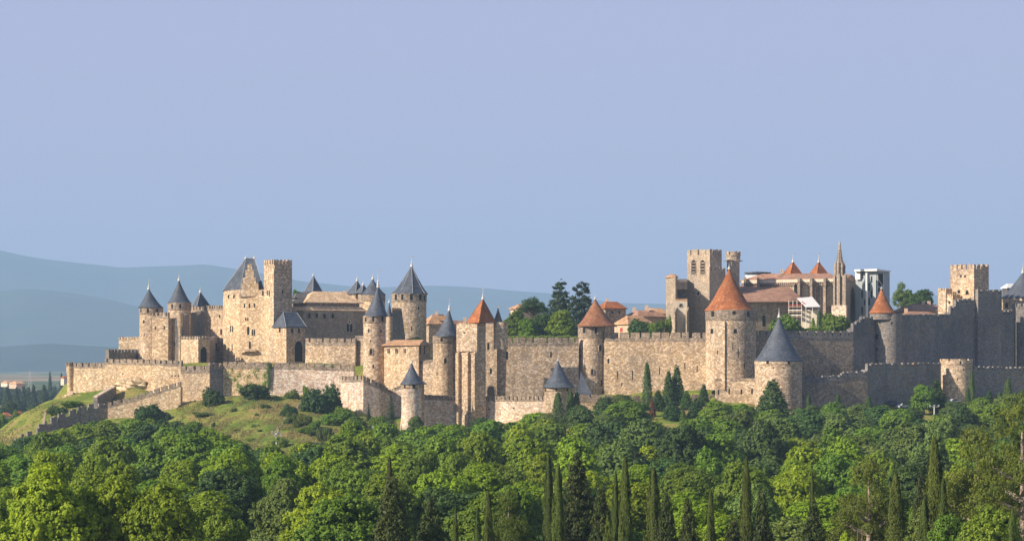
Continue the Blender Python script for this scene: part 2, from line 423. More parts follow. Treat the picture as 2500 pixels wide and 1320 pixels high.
def plan(a, b, c, d, th=33):
    """corner plan of a rectangular block: left face a..b, right face b..c (photo px), near corner at depth d, right face turned th degrees"""
    B = Vector(P2(b, d)); s = d / F
    wl = (b - a) * s; wr = (c - b) * s; T = R(th)
    A = B + Vector((-wl, wl / math.tan(T))); Cc = B + Vector((wr, wr * math.tan(T)))
    # correct for perspective so that the silhouette edges stay where they are seen
    A.x = (a - CX) / F * A.y; Cc.x = (c - CX) / F * Cc.y
    D = A + Cc - B
    return [tuple(A), tuple(B), tuple(Cc), tuple(D)]
def block(t, poly, ztop, zbase, mat, name='wall', wins=(), cren=None, capmat='grey', arch_s=None, ds=None, pname='battlement'):
    s = poly[1][1] / F
    mb = MB().prism(poly, zbase, ztop); b = mb.bvh(); o = mb.build(name, M[mat], t)
    if cren:
        per, gap, notch, below = cren[:4]; th = .6
        q = crenel([(p[0], p[1], ztop + notch * s) for p in poly], per * s, gap * s, notch * s * .95, notch * s, th, True, jit=.3)
        q.build(pname, M[capmat], t)
    for wdef in wins:
        px, py, ww, hh = wdef[:4]; ar = len(wdef) > 4 and wdef[4]
        window(t, b, px, py, ww, hh, ar, surround=arch_s, name='window' if ww > 3.5 else 'arrow_slit')
    return o, b
def hip(parent, poly, ze, ridge, mat, over=.4, name='roof', flash=True):
    """poly A,B,C,D; ridge [R1,R2] world points: AB & CD are long slopes, R1 near A/D, R2 near B/C"""
    cx = sum(p[0] for p in poly) / 4; cy = sum(p[1] for p in poly) / 4; q = []
    for p in poly:
        v = Vector((p[0] - cx, p[1] - cy)); v = v * (1 + over * 1.4 / v.length); q.append((cx + v.x, cy + v.y))
    R1, R2 = (ridge[0], ridge[-1]); mb = MB()
    vs = [(p[0], p[1], ze) for p in q] + [tuple(R1), tuple(R2)] + [(p[0], p[1], ze - .25) for p in q]
    fs = [(0, 1, 5, 4), (1, 2, 5), (2, 3, 4, 5), (3, 0, 4), (6, 7, 1, 0), (7, 8, 2, 1), (8, 9, 3, 2), (9, 6, 0, 3), (9, 8, 7, 6)]
    mb.add(vs, fs); o = mb.build(name, M[mat], parent)
    if flash:
        h = MB()
        for a, b in ((0, 4), (1, 5), (2, 5)): h.tube([vs[a], vs[b]], [.08, .08], 4)
        if (Vector(R1) - Vector(R2)).length > .1: h.tube([R1, R2], [.1, .1], 4)
        h.build('ridge', M['steel' if 'slate' in mat else mat], o)
    return o
def merge_plan(poly, k):  return poly[k:] + poly[:k]

def curtain(label, pts, mat, thick=2.4, period=26, gap=5, notch=12, par=20, wins=(), name='curtain_wall', group=None, capmat='grey', base=None, jit=.6, holes=True, arch_s=None, cut=True):
    """pts: [(px, d, ytop, ybase)] left to right; a wall with a battlement whose top is ytop"""
    P = [(X(px, d), d, Z(yt, d), Z(yb, d) - 2.5) for px, d, yt, yb in pts]
    s = P[0][1] / F
    t = thing(name, label, 'wall', (P[0][0], P[0][1], P[0][3]), group)
    n = len(P); offs = []
    for i in range(n):
        a, b, c = P[max(i - 1, 0)], P[i], P[min(i + 1, n - 1)]
        d1 = Vector((b[0] - a[0], b[1] - a[1])) if i else Vector((c[0] - b[0], c[1] - b[1]))
        d2 = Vector((c[0] - b[0], c[1] - b[1])) if i < n - 1 else d1
        d1.normalize(); d2.normalize(); m = Vector((-d1.y, d1.x)) + Vector((-d2.y, d2.x)); m.normalize(); offs.append(m)
    mb = MB(); vs = []; par_m = par * s
    for i, (x, y, zt, zb) in enumerate(P):
        o = offs[i]; bat = .25
        vs += [(x - o.x * bat, y - o.y * bat, zb), (x, y, zt - par_m), (x + o.x * thick, y + o.y * thick, zt - par_m), (x + o.x * thick, y + o.y * thick, zb)]
    fs = []
    for i in range(n - 1):
        a, b = i * 4, i * 4 + 4
        fs += [(a, b, b + 1, a + 1), (a + 1, b + 1, b + 2, a + 2), (b + 3, a + 3, a + 2, b + 2), (a, a + 3, b + 3, b)]
    fs += [(0, 1, 2, 3), (4 * n - 1, 4 * n - 2, 4 * n - 3, 4 * n - 4)]
    mb.add(vs, fs); b = mb.bvh(); mb.build('wall', M[mat], t)
    path = [(x - offs[i].x * .06, y - offs[i].y * .06, zt) for i, (x, y, zt, zb) in enumerate(P)]
    cr = crenel(path, period * s, gap * s, notch * s, par_m - .004, .95, False, jit=jit)
    cr.build('battlement', M[capmat], t); bc = cr.bvh()
    for wdef in wins:
        px, py, ww, hh = wdef[:4]; ar = len(wdef) > 4 and wdef[4]
        window(t, b, px, py, ww, hh, ar, surround=arch_s if ar else None, name='window' if ww > 3.5 else 'arrow_slit')
    return t

# ------------------------------------------------------------------ terrain
COLS = [  # px, foot(d,z), mid(d,z), outer wall(d,z), inner wall(d,z), plateau z, back d
 (-9000, 450, -30, 550, -31, 650, -32, 700, -32, -32, 800),
 (-600, 450, -30, 550, -31, 650, -32, 700, -32, -32, 800),
 (-60, 520, -29, 640, -29, 715, -25.5, 740, -25, -28, 800),
 (0, 560, -29, 650, -28, 705, -24.5, 745, -21, -24, 820),
 (60, 560, -29, 660, -27.5, 708, -22, 745, -15.6, -20, 820),
 (110, 560, -29, 660, -27, 708, -20.5, 748, -12.6, -16, 840),
 (160, 580, -28, 660, -26, 712, -18.5, 752, -11, -8, 860),
 (258, 590, -27.5, 680, -22, 712, -17.6, 752, -8.5, -2, 900),
 (330, 590, -27.5, 680, -22, 712, -16.6, 745, -8, -1, 900),
 (440, 590, -27, 660, -21, 711, -13.5, 736, -12, -1, 900),
 (545, 600, -25.5, 655, -20, 711, -11.0, 738, -9.6, -1, 900),
 (650, 600, -25, 650, -18.5, 710, -10.3, 734, -9.5, -1, 900),
 (760, 600, -25, 650, -18.5, 703, -12, 722, -9.5, -1, 900),
 (831, 600, -25.5, 645, -19.5, 699, -14.3, 725, -9.8, -1, 900),
 (890, 600, -26, 642, -21, 693, -15, 724, -10, -1, 900),
 (950, 600, -26, 640, -23.5, 700, -17, 722, -10, -1, 900),
 (1000, 600, -26, 640, -24, 694, -18.6, 712, -9.5, 0, 900),
 (1100, 600, -26, 640, -24, 700, -18.4, 713, -10.5, 1, 900),
 (1200, 600, -26, 640, -23, 700, -17.8, 714, -10.5, 3, 900),
 (1400, 600, -25, 640, -20, 693, -14.8, 716, -10, 4, 900),
 (1500, 600, -25, 640, -18.5, 692, -13, 716, -9.5, 4, 900),
 (1725, 590, -24, 640, -18, 698, -12, 710, -8, 4, 950),
 (1850, 590, -24, 640, -18, 692, -13, 706, -7, 4, 950),
 (1960, 590, -24, 640, -18, 690, -13.5, 716, -6.5, 5, 950),
 (2083, 590, -24, 645, -18, 695, -14.5, 717, -7, 5, 950),
 (2203, 590, -24, 650, -18, 706, -14.5, 730, -6, 5, 950),
 (2320, 590, -24, 655, -17.5, 725, -12.5, 752, -4, 5, 950),
 (2392, 590, -24, 655, -17.3, 734, -11, 761, -4, 5, 950),
 (2500, 590, -24, 660, -17, 744, -11, 768, -4, 5, 950),
 (3300, 560, -28, 650, -24, 740, -18, 770, -14, -8, 950),
 (5000, 500, -30, 600, -31, 700, -32, 770, -32, -32, 950),
 (12000, 500, -30, 600, -31, 700, -32, 770, -32, -32, 950)]
def knots(px):
    px = min(max(px, COLS[0][0]), COLS[-1][0])
    for a, b in zip(COLS, COLS[1:]):
        if px <= b[0]: break
    f = (px - a[0]) / (b[0] - a[0])
    c = [u + (v - u) * f for u, v in zip(a, b)]
    return [(0.5, -1.9), (20, -3.5), (120, -19), (220, -23.5), (400, -28), (c[1], c[2]), (c[3], c[4]), (c[5], c[6]), (c[7], c[8]), (c[7] + 5, c[8]), (c[7] + 10, c[9]), (c[10], c[9]), (c[10] + 150, -31), (2500, -32), (16000, -32)]
def zt_at(px, d):
    k = knots(px)
    if d <= k[0][0]: return k[0][1]
    for (d0, z0), (d1, z1) in zip(k, k[1:]):
        if d <= d1:
            f = (d - d0) / max(1e-6, d1 - d0); return z0 + (z1 - z0) * f
    return k[-1][1]
def ground_z(x, y):
    px = CX + F * x / max(y, 1); z = zt_at(px, y)
    return z + bumpy(x, y, y)
def bumpy(x, y, d):
    a = .35 if 250 < d < 900 else .12
    return a * (math.sin(x * .21 + 1.3 * math.sin(y * .13)) * math.cos(y * .17 + math.sin(x * .11)) + .5 * math.sin(x * .53 + y * .37))
def make_ground():
    ds = [.5, 5, 12, 20, 40, 70, 100, 140, 180, 220, 260, 300, 350, 400, 450, 500, 540, 570] + list(range(590, 800, 3)) + [810, 830, 860, 900, 960, 1040, 1150, 1300, 1500, 1800, 2200, 2700, 3400, 4500, 6000, 8000, 11000, 17000]
    us = list(range(-9000, -600, 700)) + list(range(-600, 0, 60)) + list(range(0, 2520, 12)) + list(range(2520, 3300, 60)) + list(range(3300, 12001, 700))
    vs = []; fs = []
    for d in ds:
        for u in us:
            x = X(u, d); vs.append((x, d, zt_at(u, d) + (bumpy(x, d, d) if d > 100 else 0)))
    n = len(us)
    for j in range(len(ds) - 1):
        for i in range(n - 1): fs.append((j * n + i, j * n + i + 1, (j + 1) * n + i + 1, (j + 1) * n + i))
    # a lobe of ground behind the viewpoint
    k = len(vs); vs += [(-12000, -900, -32), (12000, -900, -32)]
    mb = MB().add(vs, fs)
    t = NT('meadow')
    n1 = t.noise(.07, 7, t.scaled((1, .7, 1)), .72); n2 = t.noise(.6, 5, t.scaled((1, .6, 2)), .75); n3 = t.noise(3.0, 3)
    c = t.ramp(n1, [(.34, (.075, .13, .022)), (.44, (.15, .20, .032)), (.53, (.23, .235, .055)), (.60, (.29, .20, .09)), (.68, (.10, .15, .03))])
    c = t.mix(.8, c, t.ramp(n2, [(.3, .5), (.5, 1.0), (.7, 1.4)]), 'MULTIPLY')
    c = t.mix(.5, c, t.ramp(n3, [(.3, .6), (.7, 1.3)]), 'MULTIPLY')
    # farmland beyond the hill: long strips of straw, green and brown
    sep = t.n('ShaderNodeSeparateXYZ'); t.l(t.pos, sep.inputs[0])
    far = t.n('ShaderNodeMapRange'); far.inputs['From Min'].default_value = 950; far.inputs['From Max'].default_value = 1100; t.l(sep.outputs[1], far.inputs['Value'])
    fl = t.sepx(t.vor(1.0, t.scaled((.006, .0022, 1), .3)))
    fc = t.ramp(fl[0], [(0, (.05, .09, .02)), (.35, (.10, .14, .035)), (.6, (.30, .23, .12)), (.85, (.35, .22, .13)), (1, (.08, .12, .03))])
    c = t.mix(far.outputs[0], c, fc)
    t.bump(n2, .6, .5); m = t.fin(c, 1, .1)
    o = mb.build('ground', m, smooth=True); o['kind'] = 'structure'
make_ground()

def drape_path(name, pts, width, mat):
    P = []
    for (a, b) in zip(pts, pts[1:]):
        for k in range(12):
            f = k / 12; P.append((a[0] + (b[0] - a[0]) * f, a[1] + (b[1] - a[1]) * f))
    P.append(pts[-1]); W_ = []
    for px, d in P: W_.append(Vector((X(px, d), d, 0)))
    vs, fs = [], []
    for i, p in enumerate(W_):
        t_ = (W_[min(i + 1, len(W_) - 1)] - W_[max(i - 1, 0)]).normalized(); nrm = Vector((-t_.y, t_.x, 0))
        wv = width * (1 + .35 * math.sin(i * 1.7))
        for sgn in (-1, 1):
            q = p + nrm * sgn * wv / 2; vs.append((q.x, q.y, ground_z(q.x, q.y) + .10))
    for i in range(len(W_) - 1): fs.append((2 * i, 2 * i + 1, 2 * i + 3, 2 * i + 2))
    o = MB().add(vs, fs).build(name, mat); o['kind'] = 'structure'
dirt = plain('dirt', (.34, .27, .18), .95, vary=.4)
drape_path('path', [(736, 700), (722, 690), (700, 675), (688, 660), (672, 645)], .8, dirt)
drape_path('path', [(112, 735), (106, 722), (116, 712), (92, 705), (78, 695), (70, 685)], .7, dirt)

def ridge(name, d0, crest, depth, base, col_a, col_b, nscale, rough):
    """range of hills: crest = [(px, py)] at distance d0"""
    us = np.arange(-2600, 5200, 26.0); xs = np.array([c[0] for c in crest], float); ys = np.array([c[1] for c in crest], float)
    cz = np.array([Z(np.interp(u, xs, ys), d0) for u in us]); rows = 16; vs = []; fs = []
    rg = random.Random(int(d0)); ph = [rg.uniform(0, 6) for _ in range(24)]
    for j in range(rows + 1):
        f = j / rows; d = d0 - depth + 2 * depth * f if j < rows else d0 + depth
        env = math.sin(math.pi * min(f, 1)) if f < .5 else math.sin(math.pi * f); env = env ** .8 if env > 0 else 0
        for i, u in enumerate(us):
            x = X(u, d0) * (d / d0); w_ = sum(math.sin(x / d0 * (9 + 7 * q) + f * (5 + 3 * q) + ph[q]) / (1 + q * .8) for q in range(14))
            w2 = sum(math.sin(x / d0 * (60 + 41 * q) + f * 9 + ph[q]) / (1 + q) for q in range(6))
            hgt = base + (cz[i] - base) * env
            hgt += rough * (w_ * .22 * (1 - abs(2 * f - 1)) * (0 if abs(f - .5) < .03 else 1) + w2 * .05) * env
            vs.append((x, d, hgt if 0 < j < rows else base - 3))
    n = len(us)
    for j in range(rows):
        for i in range(n - 1): fs.append((j * n + i, j * n + i + 1, (j + 1) * n + i + 1, (j + 1) * n + i))
    t = NT(name + '_cover'); n1 = t.noise(nscale, 6, None, .7)
    c = t.ramp(n1, [(.35, col_a), (.6, col_b)])
    o = MB().add(vs, fs).build(name, t.fin(c, 1, .05), smooth=True); o['kind'] = 'structure'
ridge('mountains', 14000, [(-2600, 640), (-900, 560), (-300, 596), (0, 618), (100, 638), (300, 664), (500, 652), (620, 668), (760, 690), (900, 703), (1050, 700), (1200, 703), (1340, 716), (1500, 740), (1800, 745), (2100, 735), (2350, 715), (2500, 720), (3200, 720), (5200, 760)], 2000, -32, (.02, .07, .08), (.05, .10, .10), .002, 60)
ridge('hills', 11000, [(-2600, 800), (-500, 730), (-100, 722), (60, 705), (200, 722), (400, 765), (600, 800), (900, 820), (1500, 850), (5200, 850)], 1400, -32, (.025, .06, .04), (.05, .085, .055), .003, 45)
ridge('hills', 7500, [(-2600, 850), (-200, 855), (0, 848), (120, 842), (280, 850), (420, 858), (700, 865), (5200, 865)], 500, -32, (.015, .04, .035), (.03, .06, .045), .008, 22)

# ------------------------------------------------------------------ outer works, left
G_OUT = 'outer curtain walls'; G_IN = 'inner curtain walls'
curtain('pale stone outer wall with a rough rocky foot at the far left end of the fortress', [(180, 757, 885, 968), (256, 752, 885, 965)], 'warm', group=G_OUT, period=20, par=13, notch=9, gap=4)
curtain('pale outer wall with a stepped-up parapet below the two left round towers', [(256, 751, 875, 965), (330, 746, 876, 960), (443, 738, 880, 985)], 'warm', group=G_OUT, period=18, par=14, notch=9, gap=4,
        wins=[(420, 917, 3, 4), (428, 917, 3, 4), (436, 917, 3, 4), (340, 935, 3, 4), (300, 912, 3, 4)])
curtain('projecting square bastion face of the outer wall left of the holed ivy wall', [(441, 737, 893, 985), (442, 720, 893, 995), (512, 718, 891, 985)], 'warm', group=G_OUT, period=22, par=18, notch=10, gap=4)
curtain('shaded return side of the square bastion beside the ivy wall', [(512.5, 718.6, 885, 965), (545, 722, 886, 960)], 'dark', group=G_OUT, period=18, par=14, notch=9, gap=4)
curtain('pock-marked outer wall dotted with ivy below the tall donjon', [(545, 721.7, 882, 960), (655, 720, 883, 962)], 'ruin', group=G_OUT, period=21, par=18, notch=8, gap=3)
curtain('long pale outer wall right of the vertical ivy strip below the hall', [(656, 720, 884, 962), (760, 719, 886, 962), (864, 717, 890, 965)], 'pale', group=G_OUT, period=20, par=16, notch=10, gap=4)
curtain('polygonal outer bastion with descending parapet right of the round bush', [(832, 702, 917, 1008), (887, 696, 916, 1008), (925, 698, 932, 1008), (953, 703, 950, 1010)], 'pale', group=G_OUT, period=14, par=16, notch=10, gap=4)
curtain('short shaded wall end between the bastion and the small slate-capped tower', [(953, 703.5, 952, 1012), (982, 722, 950, 1012)], 'dark', group=G_OUT, period=40, par=6, notch=2, gap=3)
curtain('stone wall climbing the hill towards the bastion with square loopholes', [(263, 714, 982, 1032), (330, 714, 965, 1020), (400, 713.5, 942, 1008), (441, 713, 930, 995)], 'warm', group=G_OUT, period=20, par=14, notch=10, gap=5, jit=.15)
curtain('dark stepped wall running down the hill at the lower left', [(38, 699.5, 1078, 1090), (52, 700.5, 1060, 1085), (95, 703.5, 1044, 1080), (110, 704.5, 1026, 1075), (152, 707.6, 1008, 1065), (200, 711, 992, 1055), (225, 712.8, 984, 1045), (263, 715.5, 984, 1040)], 'dark', group=G_OUT, period=25, par=22, notch=13, gap=9, thick=1.6, capmat='dark')
# sloping spur wall
def spur(label, pts, mat, th=1.2):
    P = [(X(p[0], p[1]), p[1]) for p in pts]; n = len(P)
    d = Vector((P[-1][0] - P[0][0], P[-1][1] - P[0][1])).normalized(); o = Vector((-d.y, d.x)) * th
    poly = P + [(p[0] + o.x, p[1] + o.y) for p in reversed(P)]
    zt = [Z(p[2], p[1]) for p in pts]; zb = [Z(p[3], p[1]) - 2 for p in pts]
    t = thing('ramp_wall', label, 'wall', (P[0][0], P[0][1], zb[0])); 
    MB().prism(poly, zb + zb[::-1], zt + zt[::-1]).build('wall', M[mat], t)
    k = MB().prism([(x, y - .12) for x, y in P] + [(x, y + .1) for x, y in poly[n:]], [z + .002 for z in zt + zt[::-1]], [z + .4 for z in zt + zt[::-1]])
    k.build('coping', M['pale'], t)
spur('sloping shaded ramp wall with a pale coping above the dark stepped wall', [(238, 717, 970, 985), (284, 741, 944, 985)], 'dark')

# corner turret at the far left
def corner_turret():
    d = 758; s = d / F; cx, cy = P2(171, d); r = 9.5 * s
    t = thing('corner_turret', 'slim corbelled corner turret at the far left end of the outer wall', 'turret', (cx, cy, Z(975, d)))
    MB().lathe(cx, cy + .3, [(r * .75, Z(975, d)), (r * .75, Z(918, d)), (r, Z(905, d)), (r, Z(893, d))], 20).build('shaft', M['warm'], t, True)
    crenel_ring(cx, cy + .3, r + .1, .5, Z(893, d), 9 * s, 9 * s, 3.5 * s).build('battlement', M['grey'], t)
corner_turret()

# rocks under the left walls
def rock(label, px, py, d, w_, h_, seed, mat='rock'):
    rg = random.Random(seed); cx, cy = P2(px, d); z0 = Z(py, d); s = d / F
    import bmesh
    bm = bmesh.new(); bmesh.ops.create_icosphere(bm, subdivisions=4, radius=1)
    ph = [rg.uniform(0, 6) for _ in range(6)]
    for v in bm.verts:
        c = v.co; k = 1 + .18 * math.sin(3.1 * c.x + ph[0]) * math.cos(2.7 * c.z + ph[1]) + .12 * math.sin(7 * c.x + 5 * c.y + ph[2]) + .09 * math.sin(13 * c.z + 6 * c.x + ph[3]) + .05 * math.sin(23 * c.x + 17 * c.z + ph[4])
        v.co = Vector((c.x * k * w_ * s / 2, c.y * k * 3.0, c.z * k * h_ * s / 2))
    me = bpy.data.meshes.new('rock'); bm.to_mesh(me); bm.free(); me.materials.append(M[mat])
    o = bpy.data.objects.new('rock_outcrop', me); C.objects.link(o); o.location = (cx, cy, z0)
    setp(o, label, 'rock', 'rock outcrops under the walls')
rock('pale craggy outcrop under the corner turret', 176, 968, 757, 44, 26, 1)
rock('long craggy ledge bulging from the wall above the ramp wall', 322, 938, 746, 84, 34, 2)
rock('low pale ledge at the wall foot right of the corner turret', 215, 972, 752, 60, 22, 3)
rock('narrow rock bank at the foot of the square bastion', 470, 990, 718, 70, 22, 4)
rock('flat sloping slab by the small round shrub', 478, 1003, 712, 40, 9, 5, 'pale')
rock('scarped rock base under the long pale outer wall', 745, 968, 718.5, 200, 14, 6)

# ------------------------------------------------------------------ count's castle
t = thing('stone_terrace', 'small crenellated terrace wall left of the leftmost castle tower', 'wall', W3(315, 880, 780), 'castle terrace walls')
block(t, [P2(290, 782), P2(341, 778), P2(341, 790), P2(290, 794)], Z(829, 780), Z(885, 780), 'tan', cren=(9, 3, 7, 0), capmat='tan')
t = thing('stone_terrace', 'dark crenellated parapet in front of the leftmost castle tower', 'wall', W3(300, 880, 765), 'castle terrace walls')
pl = [P2(258, 757), P2(266, 756), P2(341, 776.5), P2(336, 779)]
block(t, pl, Z(862, 765), Z(885, 765), 'dark', cren=(19, 7, 10, 0), capmat='dark')

round_tower('leftmost castle tower with a lopsided slate cone beyond the outer wall', 341, 397, 775, 750, 880, ('slate', 704), [(344, 758, 3, 9), (361, 758, 5, 10), (351, 785, 4, 8), (384, 757, 4, 7), (352, 818, 2, 7)], 'brown', group='castle towers', batter=6, apex=363, over=1, fin=22, eave=(339, 400), flag=True)
curtain('tall castle wall between the two left slate-coned towers', [(372, 768, 762, 880), (411, 766, 762, 880)], 'tan', group='castle walls', period=10, par=14, notch=9, gap=4, wins=[(379, 800, 3, 9), (401, 800, 3, 9)])
round_tower('second castle tower from the left with a tall slate cone', 410, 466, 772, 739, 880, ('slate', 683), [(420, 747, 4.5, 10), (440, 747, 4.5, 10), (430, 790, 2.5, 9), (413, 776, 2.5, 8), (426, 840, 2.5, 8)], 'brown', group='castle towers', apex=437, over=1, fin=18)
t = thing('bartizan', 'small corbelled stone bartizan on the front of the second castle tower', 'turret', W3(440, 820, 760))
cx, cy = P2(440, 762); s = 762 / F
MB().lathe(cx, cy, [(1.0 * 4 * s, Z(885, 762)), (4 * s, Z(806, 762)), (7 * s, Z(793, 762)), (7 * s, Z(768, 762)), (7.6 * s, Z(766, 762)), (7.6 * s, Z(763, 762))], 18).build('shaft', M['warm'], t, True)
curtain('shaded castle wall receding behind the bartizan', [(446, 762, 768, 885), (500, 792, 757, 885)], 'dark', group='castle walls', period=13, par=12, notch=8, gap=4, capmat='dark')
curtain('short lit parapet behind the shaded wall below the slate pyramid roof', [(461, 803, 748, 820), (500, 800, 748, 820)], 'tan', group='castle walls', period=9, par=12, notch=8, gap=4)
# pyramid-roofed tower behind
def pyr_tower(label, a, b, c, d, eave, apexp, base, mat='brown', rm='slate', th=40, fin=14, group=None, wins=(), over=.5, flag=False, name='square_tower'):
    pl = plan(a, b, c, d, th); t = thing(name, label, 'tower', (pl[1][0], pl[1][1], Z(base, d)), group)
    block(t, pl, Z(eave, d), Z(base, d), mat, wins=wins)
    cx = sum(p[0] for p in pl) / 4; cy = sum(p[1] for p in pl) / 4
    ap = Vector((X(apexp[0], cy), cy, Z(apexp[1], cy)))
    r = hip(t, pl, Z(eave, d) + .02, [ap, ap], rm, over)
    if fin: finial(r, ap, fin * d / F, flag)
    return t
pyr_tower('small slate pyramid roof just right of the second castle tower', 472, 483, 509, 812, 747, (489, 712), 830, group='castle towers', fin=14)
curtain('tall lit castle wall with a doorway left of the donjon', [(498, 776, 745, 885), (545, 768, 745, 885)], 'tan', group='castle walls', period=10.5, par=12, notch=8, gap=3.5, wins=[(536, 772, 4, 8), (540, 810, 5, 14)])
t = thing('gatehouse', 'low crenellated stone gatehouse with a dark shaded side below the castle towers', 'building', W3(480, 885, 750))
pl = plan(442, 484, 512, 750, 45)
block(t, pl, Z(828, 750), Z(892, 750), 'warm', cren=(10, 4, 8, 0), wins=[(497, 866, 13, 36, True)])
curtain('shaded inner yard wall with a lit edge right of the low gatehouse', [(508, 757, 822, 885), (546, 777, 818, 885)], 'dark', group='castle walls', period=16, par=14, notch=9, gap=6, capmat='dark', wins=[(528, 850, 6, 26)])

# donjon with stepped gable
def donjon():
    d = 760; s = d / F
    t = thing('donjon', 'tall stone donjon with a stepped gable and steep slate hipped roof', 'tower', W3(600, 890, d))
    zb = Z(895, d)
    mb = MB()
    # body, three lit faces
    body = [P2(545, 766), P2(586, 759), P2(645, 756), P2(668, 752.5), P2(668, 775), P2(545, 782)]
    mb.prism(body, zb, Z(722, d)); b = mb.bvh(); mb.build('wall', M['warm'], t)
    ub = [P2(546, 766), P2(586, 759.5), P2(644, 757), P2(644, 775), P2(546, 782)]
    um = MB().prism(ub, Z(722, d), Z(707, d)); um.build('upper_wall', M['tan'], t)
    # stepped gable
    steps = [(585, 645, 722), (585, 640, 708), (589.5, 631, 691), (593, 625, 677.5), (598.5, 620, 659), (604.5, 615.5, 645)]
    g = MB(); dd = 757.2
    prof = [(585, 724)]
    for i, (l, r_, y) in enumerate(steps): prof += [(l, prof[-1][1]), (l, y)] if i else [(l, y)]
    right = []
    for i, (l, r_, y) in enumerate(steps): right += [(r_, right[-1][1]), (r_, y)] if i else [(r_, 724), (r_, y)]
    prof += right[::-1]
    dep = lambda px: 758.5 - (px - 585) * .03
    fr = [Vector((X(p[0], dep(p[0])), dep(p[0]) - .3, Z(p[1], dep(p[0])))) for p in prof]
    bk = [v + Vector((0, 1.1, 0)) for v in fr]; n = len(fr)
    # de-duplicate consecutive
    keep = [i for i in range(n) if (fr[i] - fr[i - 1]).length > 1e-3]; fr = [fr[i] for i in keep]; bk = [bk[i] for i in keep]; n = len(fr)
    g.add(fr + bk, [tuple(range(n))[::-1], tuple(range(n, 2 * n))] + [(i, (i + 1) % n, n + (i + 1) % n, n + i) for i in range(n)])
    g.build('stepped_gable', M['tan'], t)
    r1 = Vector((X(600, 770), 770, Z(630, 770))); r2 = Vector((X(621, 770), 770, Z(630, 770)))
    poly = [P2(546, 766), P2(586, 760), P2(645, 757.6), P2(642, 783), P2(546, 785)]
    vs = [(p[0], p[1], Z(707.5, d)) for p in poly] + [r1, r2]
    vs[0] = (vs[0][0] - .3, vs[0][1] - .3, vs[0][2])
    rf = MB().add(vs, [(0, 1, 5), (1, 2, 6, 5), (2, 3, 6), (3, 4, 5, 6), (4, 0, 5), (4, 3, 2, 1, 0)]).build('roof', M['slate'], t)
    rdg = MB()
    for a, c in ((0, 5), (1, 5), (2, 6), (5, 6)): rdg.tube([vs[a], vs[c]], [.09, .09], 4)
    rdg.build('ridge', M['steel'], rf)
    finial(rf, r1, 9 * s); finial(rf, r2, 9 * s)
    bu = um.bvh()
    for px, py, a, h_ in [(558, 724, 4, 9), (571, 724, 4, 9)]: window(t, bu if py < 722 else b, px, py, a, h_)
    for wd in [(597, 746, 3.5, 10, True), (609, 746, 3.5, 11, True), (621, 745, 3.5, 10, True), (600, 779, 3, 8), (605, 779, 3, 8), (563, 803, 3, 15), (568, 803, 3, 15),
               (606, 807, 6, 20, True), (616, 811, 3.5, 15), (621, 811, 3.5, 15), (610, 842, 5, 18), (567, 848, 2.5, 14)]:
        window(t, b, wd[0], wd[1], wd[2], wd[3], len(wd) > 4)
    # ruined ledge of an old floor
    lg = MB().prism([P2(578, 758), P2(596, 756.4), P2(624, 755.4), P2(632, 757.4)], Z(857.5, d), [Z(853, d), Z(852, d), Z(853, d), Z(855, d)])
    lg.build('ledge', M['tan'], t)
donjon()
# watch tower
t = thing('watch_tower', 'tall slender square tower with crenellated top beside the donjon', 'tower', W3(668, 880, 752))
pl = plan(644.5, 668.3, 713, 752, 33)
block(t, pl, Z(645, 752), Z(885, 752), 'brown', cren=(10.5, 4, 12, 0), capmat='brown', wins=[(652.5, 716, 3, 14), (657.5, 716, 3, 14), (690, 712, 3, 8)])
q = MB()
for i in (1,):
    B_, C_ = Vector(pl[1]), Vector(pl[2]); nn = Vector((C_.y - B_.y, -(C_.x - B_.x))).normalized(); P_ = [B_.lerp(C_, .03), B_.lerp(C_, .97)]
    q.prism([tuple(P_[0] + nn * .35), tuple(P_[1] + nn * .35), tuple(P_[1] - nn * .1), tuple(P_[0] - nn * .1)], Z(656, 752), Z(648, 752))
q.build('machicolation', M['brown'], t)

# small gate tower with slate roof
t = thing('gate_tower', 'squat gate tower with slate hipped roof and tall dark archway', 'tower', W3(699, 884, 744))
pl = plan(667.5, 699, 744, 744, 40)
o, b = block(t, pl, Z(797, 744), Z(890, 744), 'tan', wins=[(683, 806, 4.5, 10), (713, 807, 4, 10), (730, 807, 4, 10)])
window(t, b, 729, 858, 17, 48, True, name='archway')
zc = 750
r1, r2 = Vector((X(691, zc), zc + .5, Z(762, zc))), Vector((X(723, zc + 3), zc + 5, Z(762, zc + 5)))
hip(t, merge_plan(pl, 1), Z(797, 744) + .02, [r1, r2], 'slate', .4)

# great hall, two roof levels
t = thing('great_hall', 'long castle hall with stacked orange tiled roofs and a gothic window', 'building', W3(741, 885, 770))
pl = plan(700, 741, 893, 770, 31)
o, b = block(t, pl, Z(756, 770), Z(890, 770), 'ashlar', arch_s='grey', wins=[(755, 770, 5, 10, True), (773, 770, 5, 10, True), (792, 771, 5, 10, True), (812, 771, 5, 10, True), (845, 795, 0.1, .1)])
for px in (849, 857): window(t, b, px, 799, 6, 22, True, surround='pale')
window(t, b, 853, 786, 5, 6, True, surround='pale')
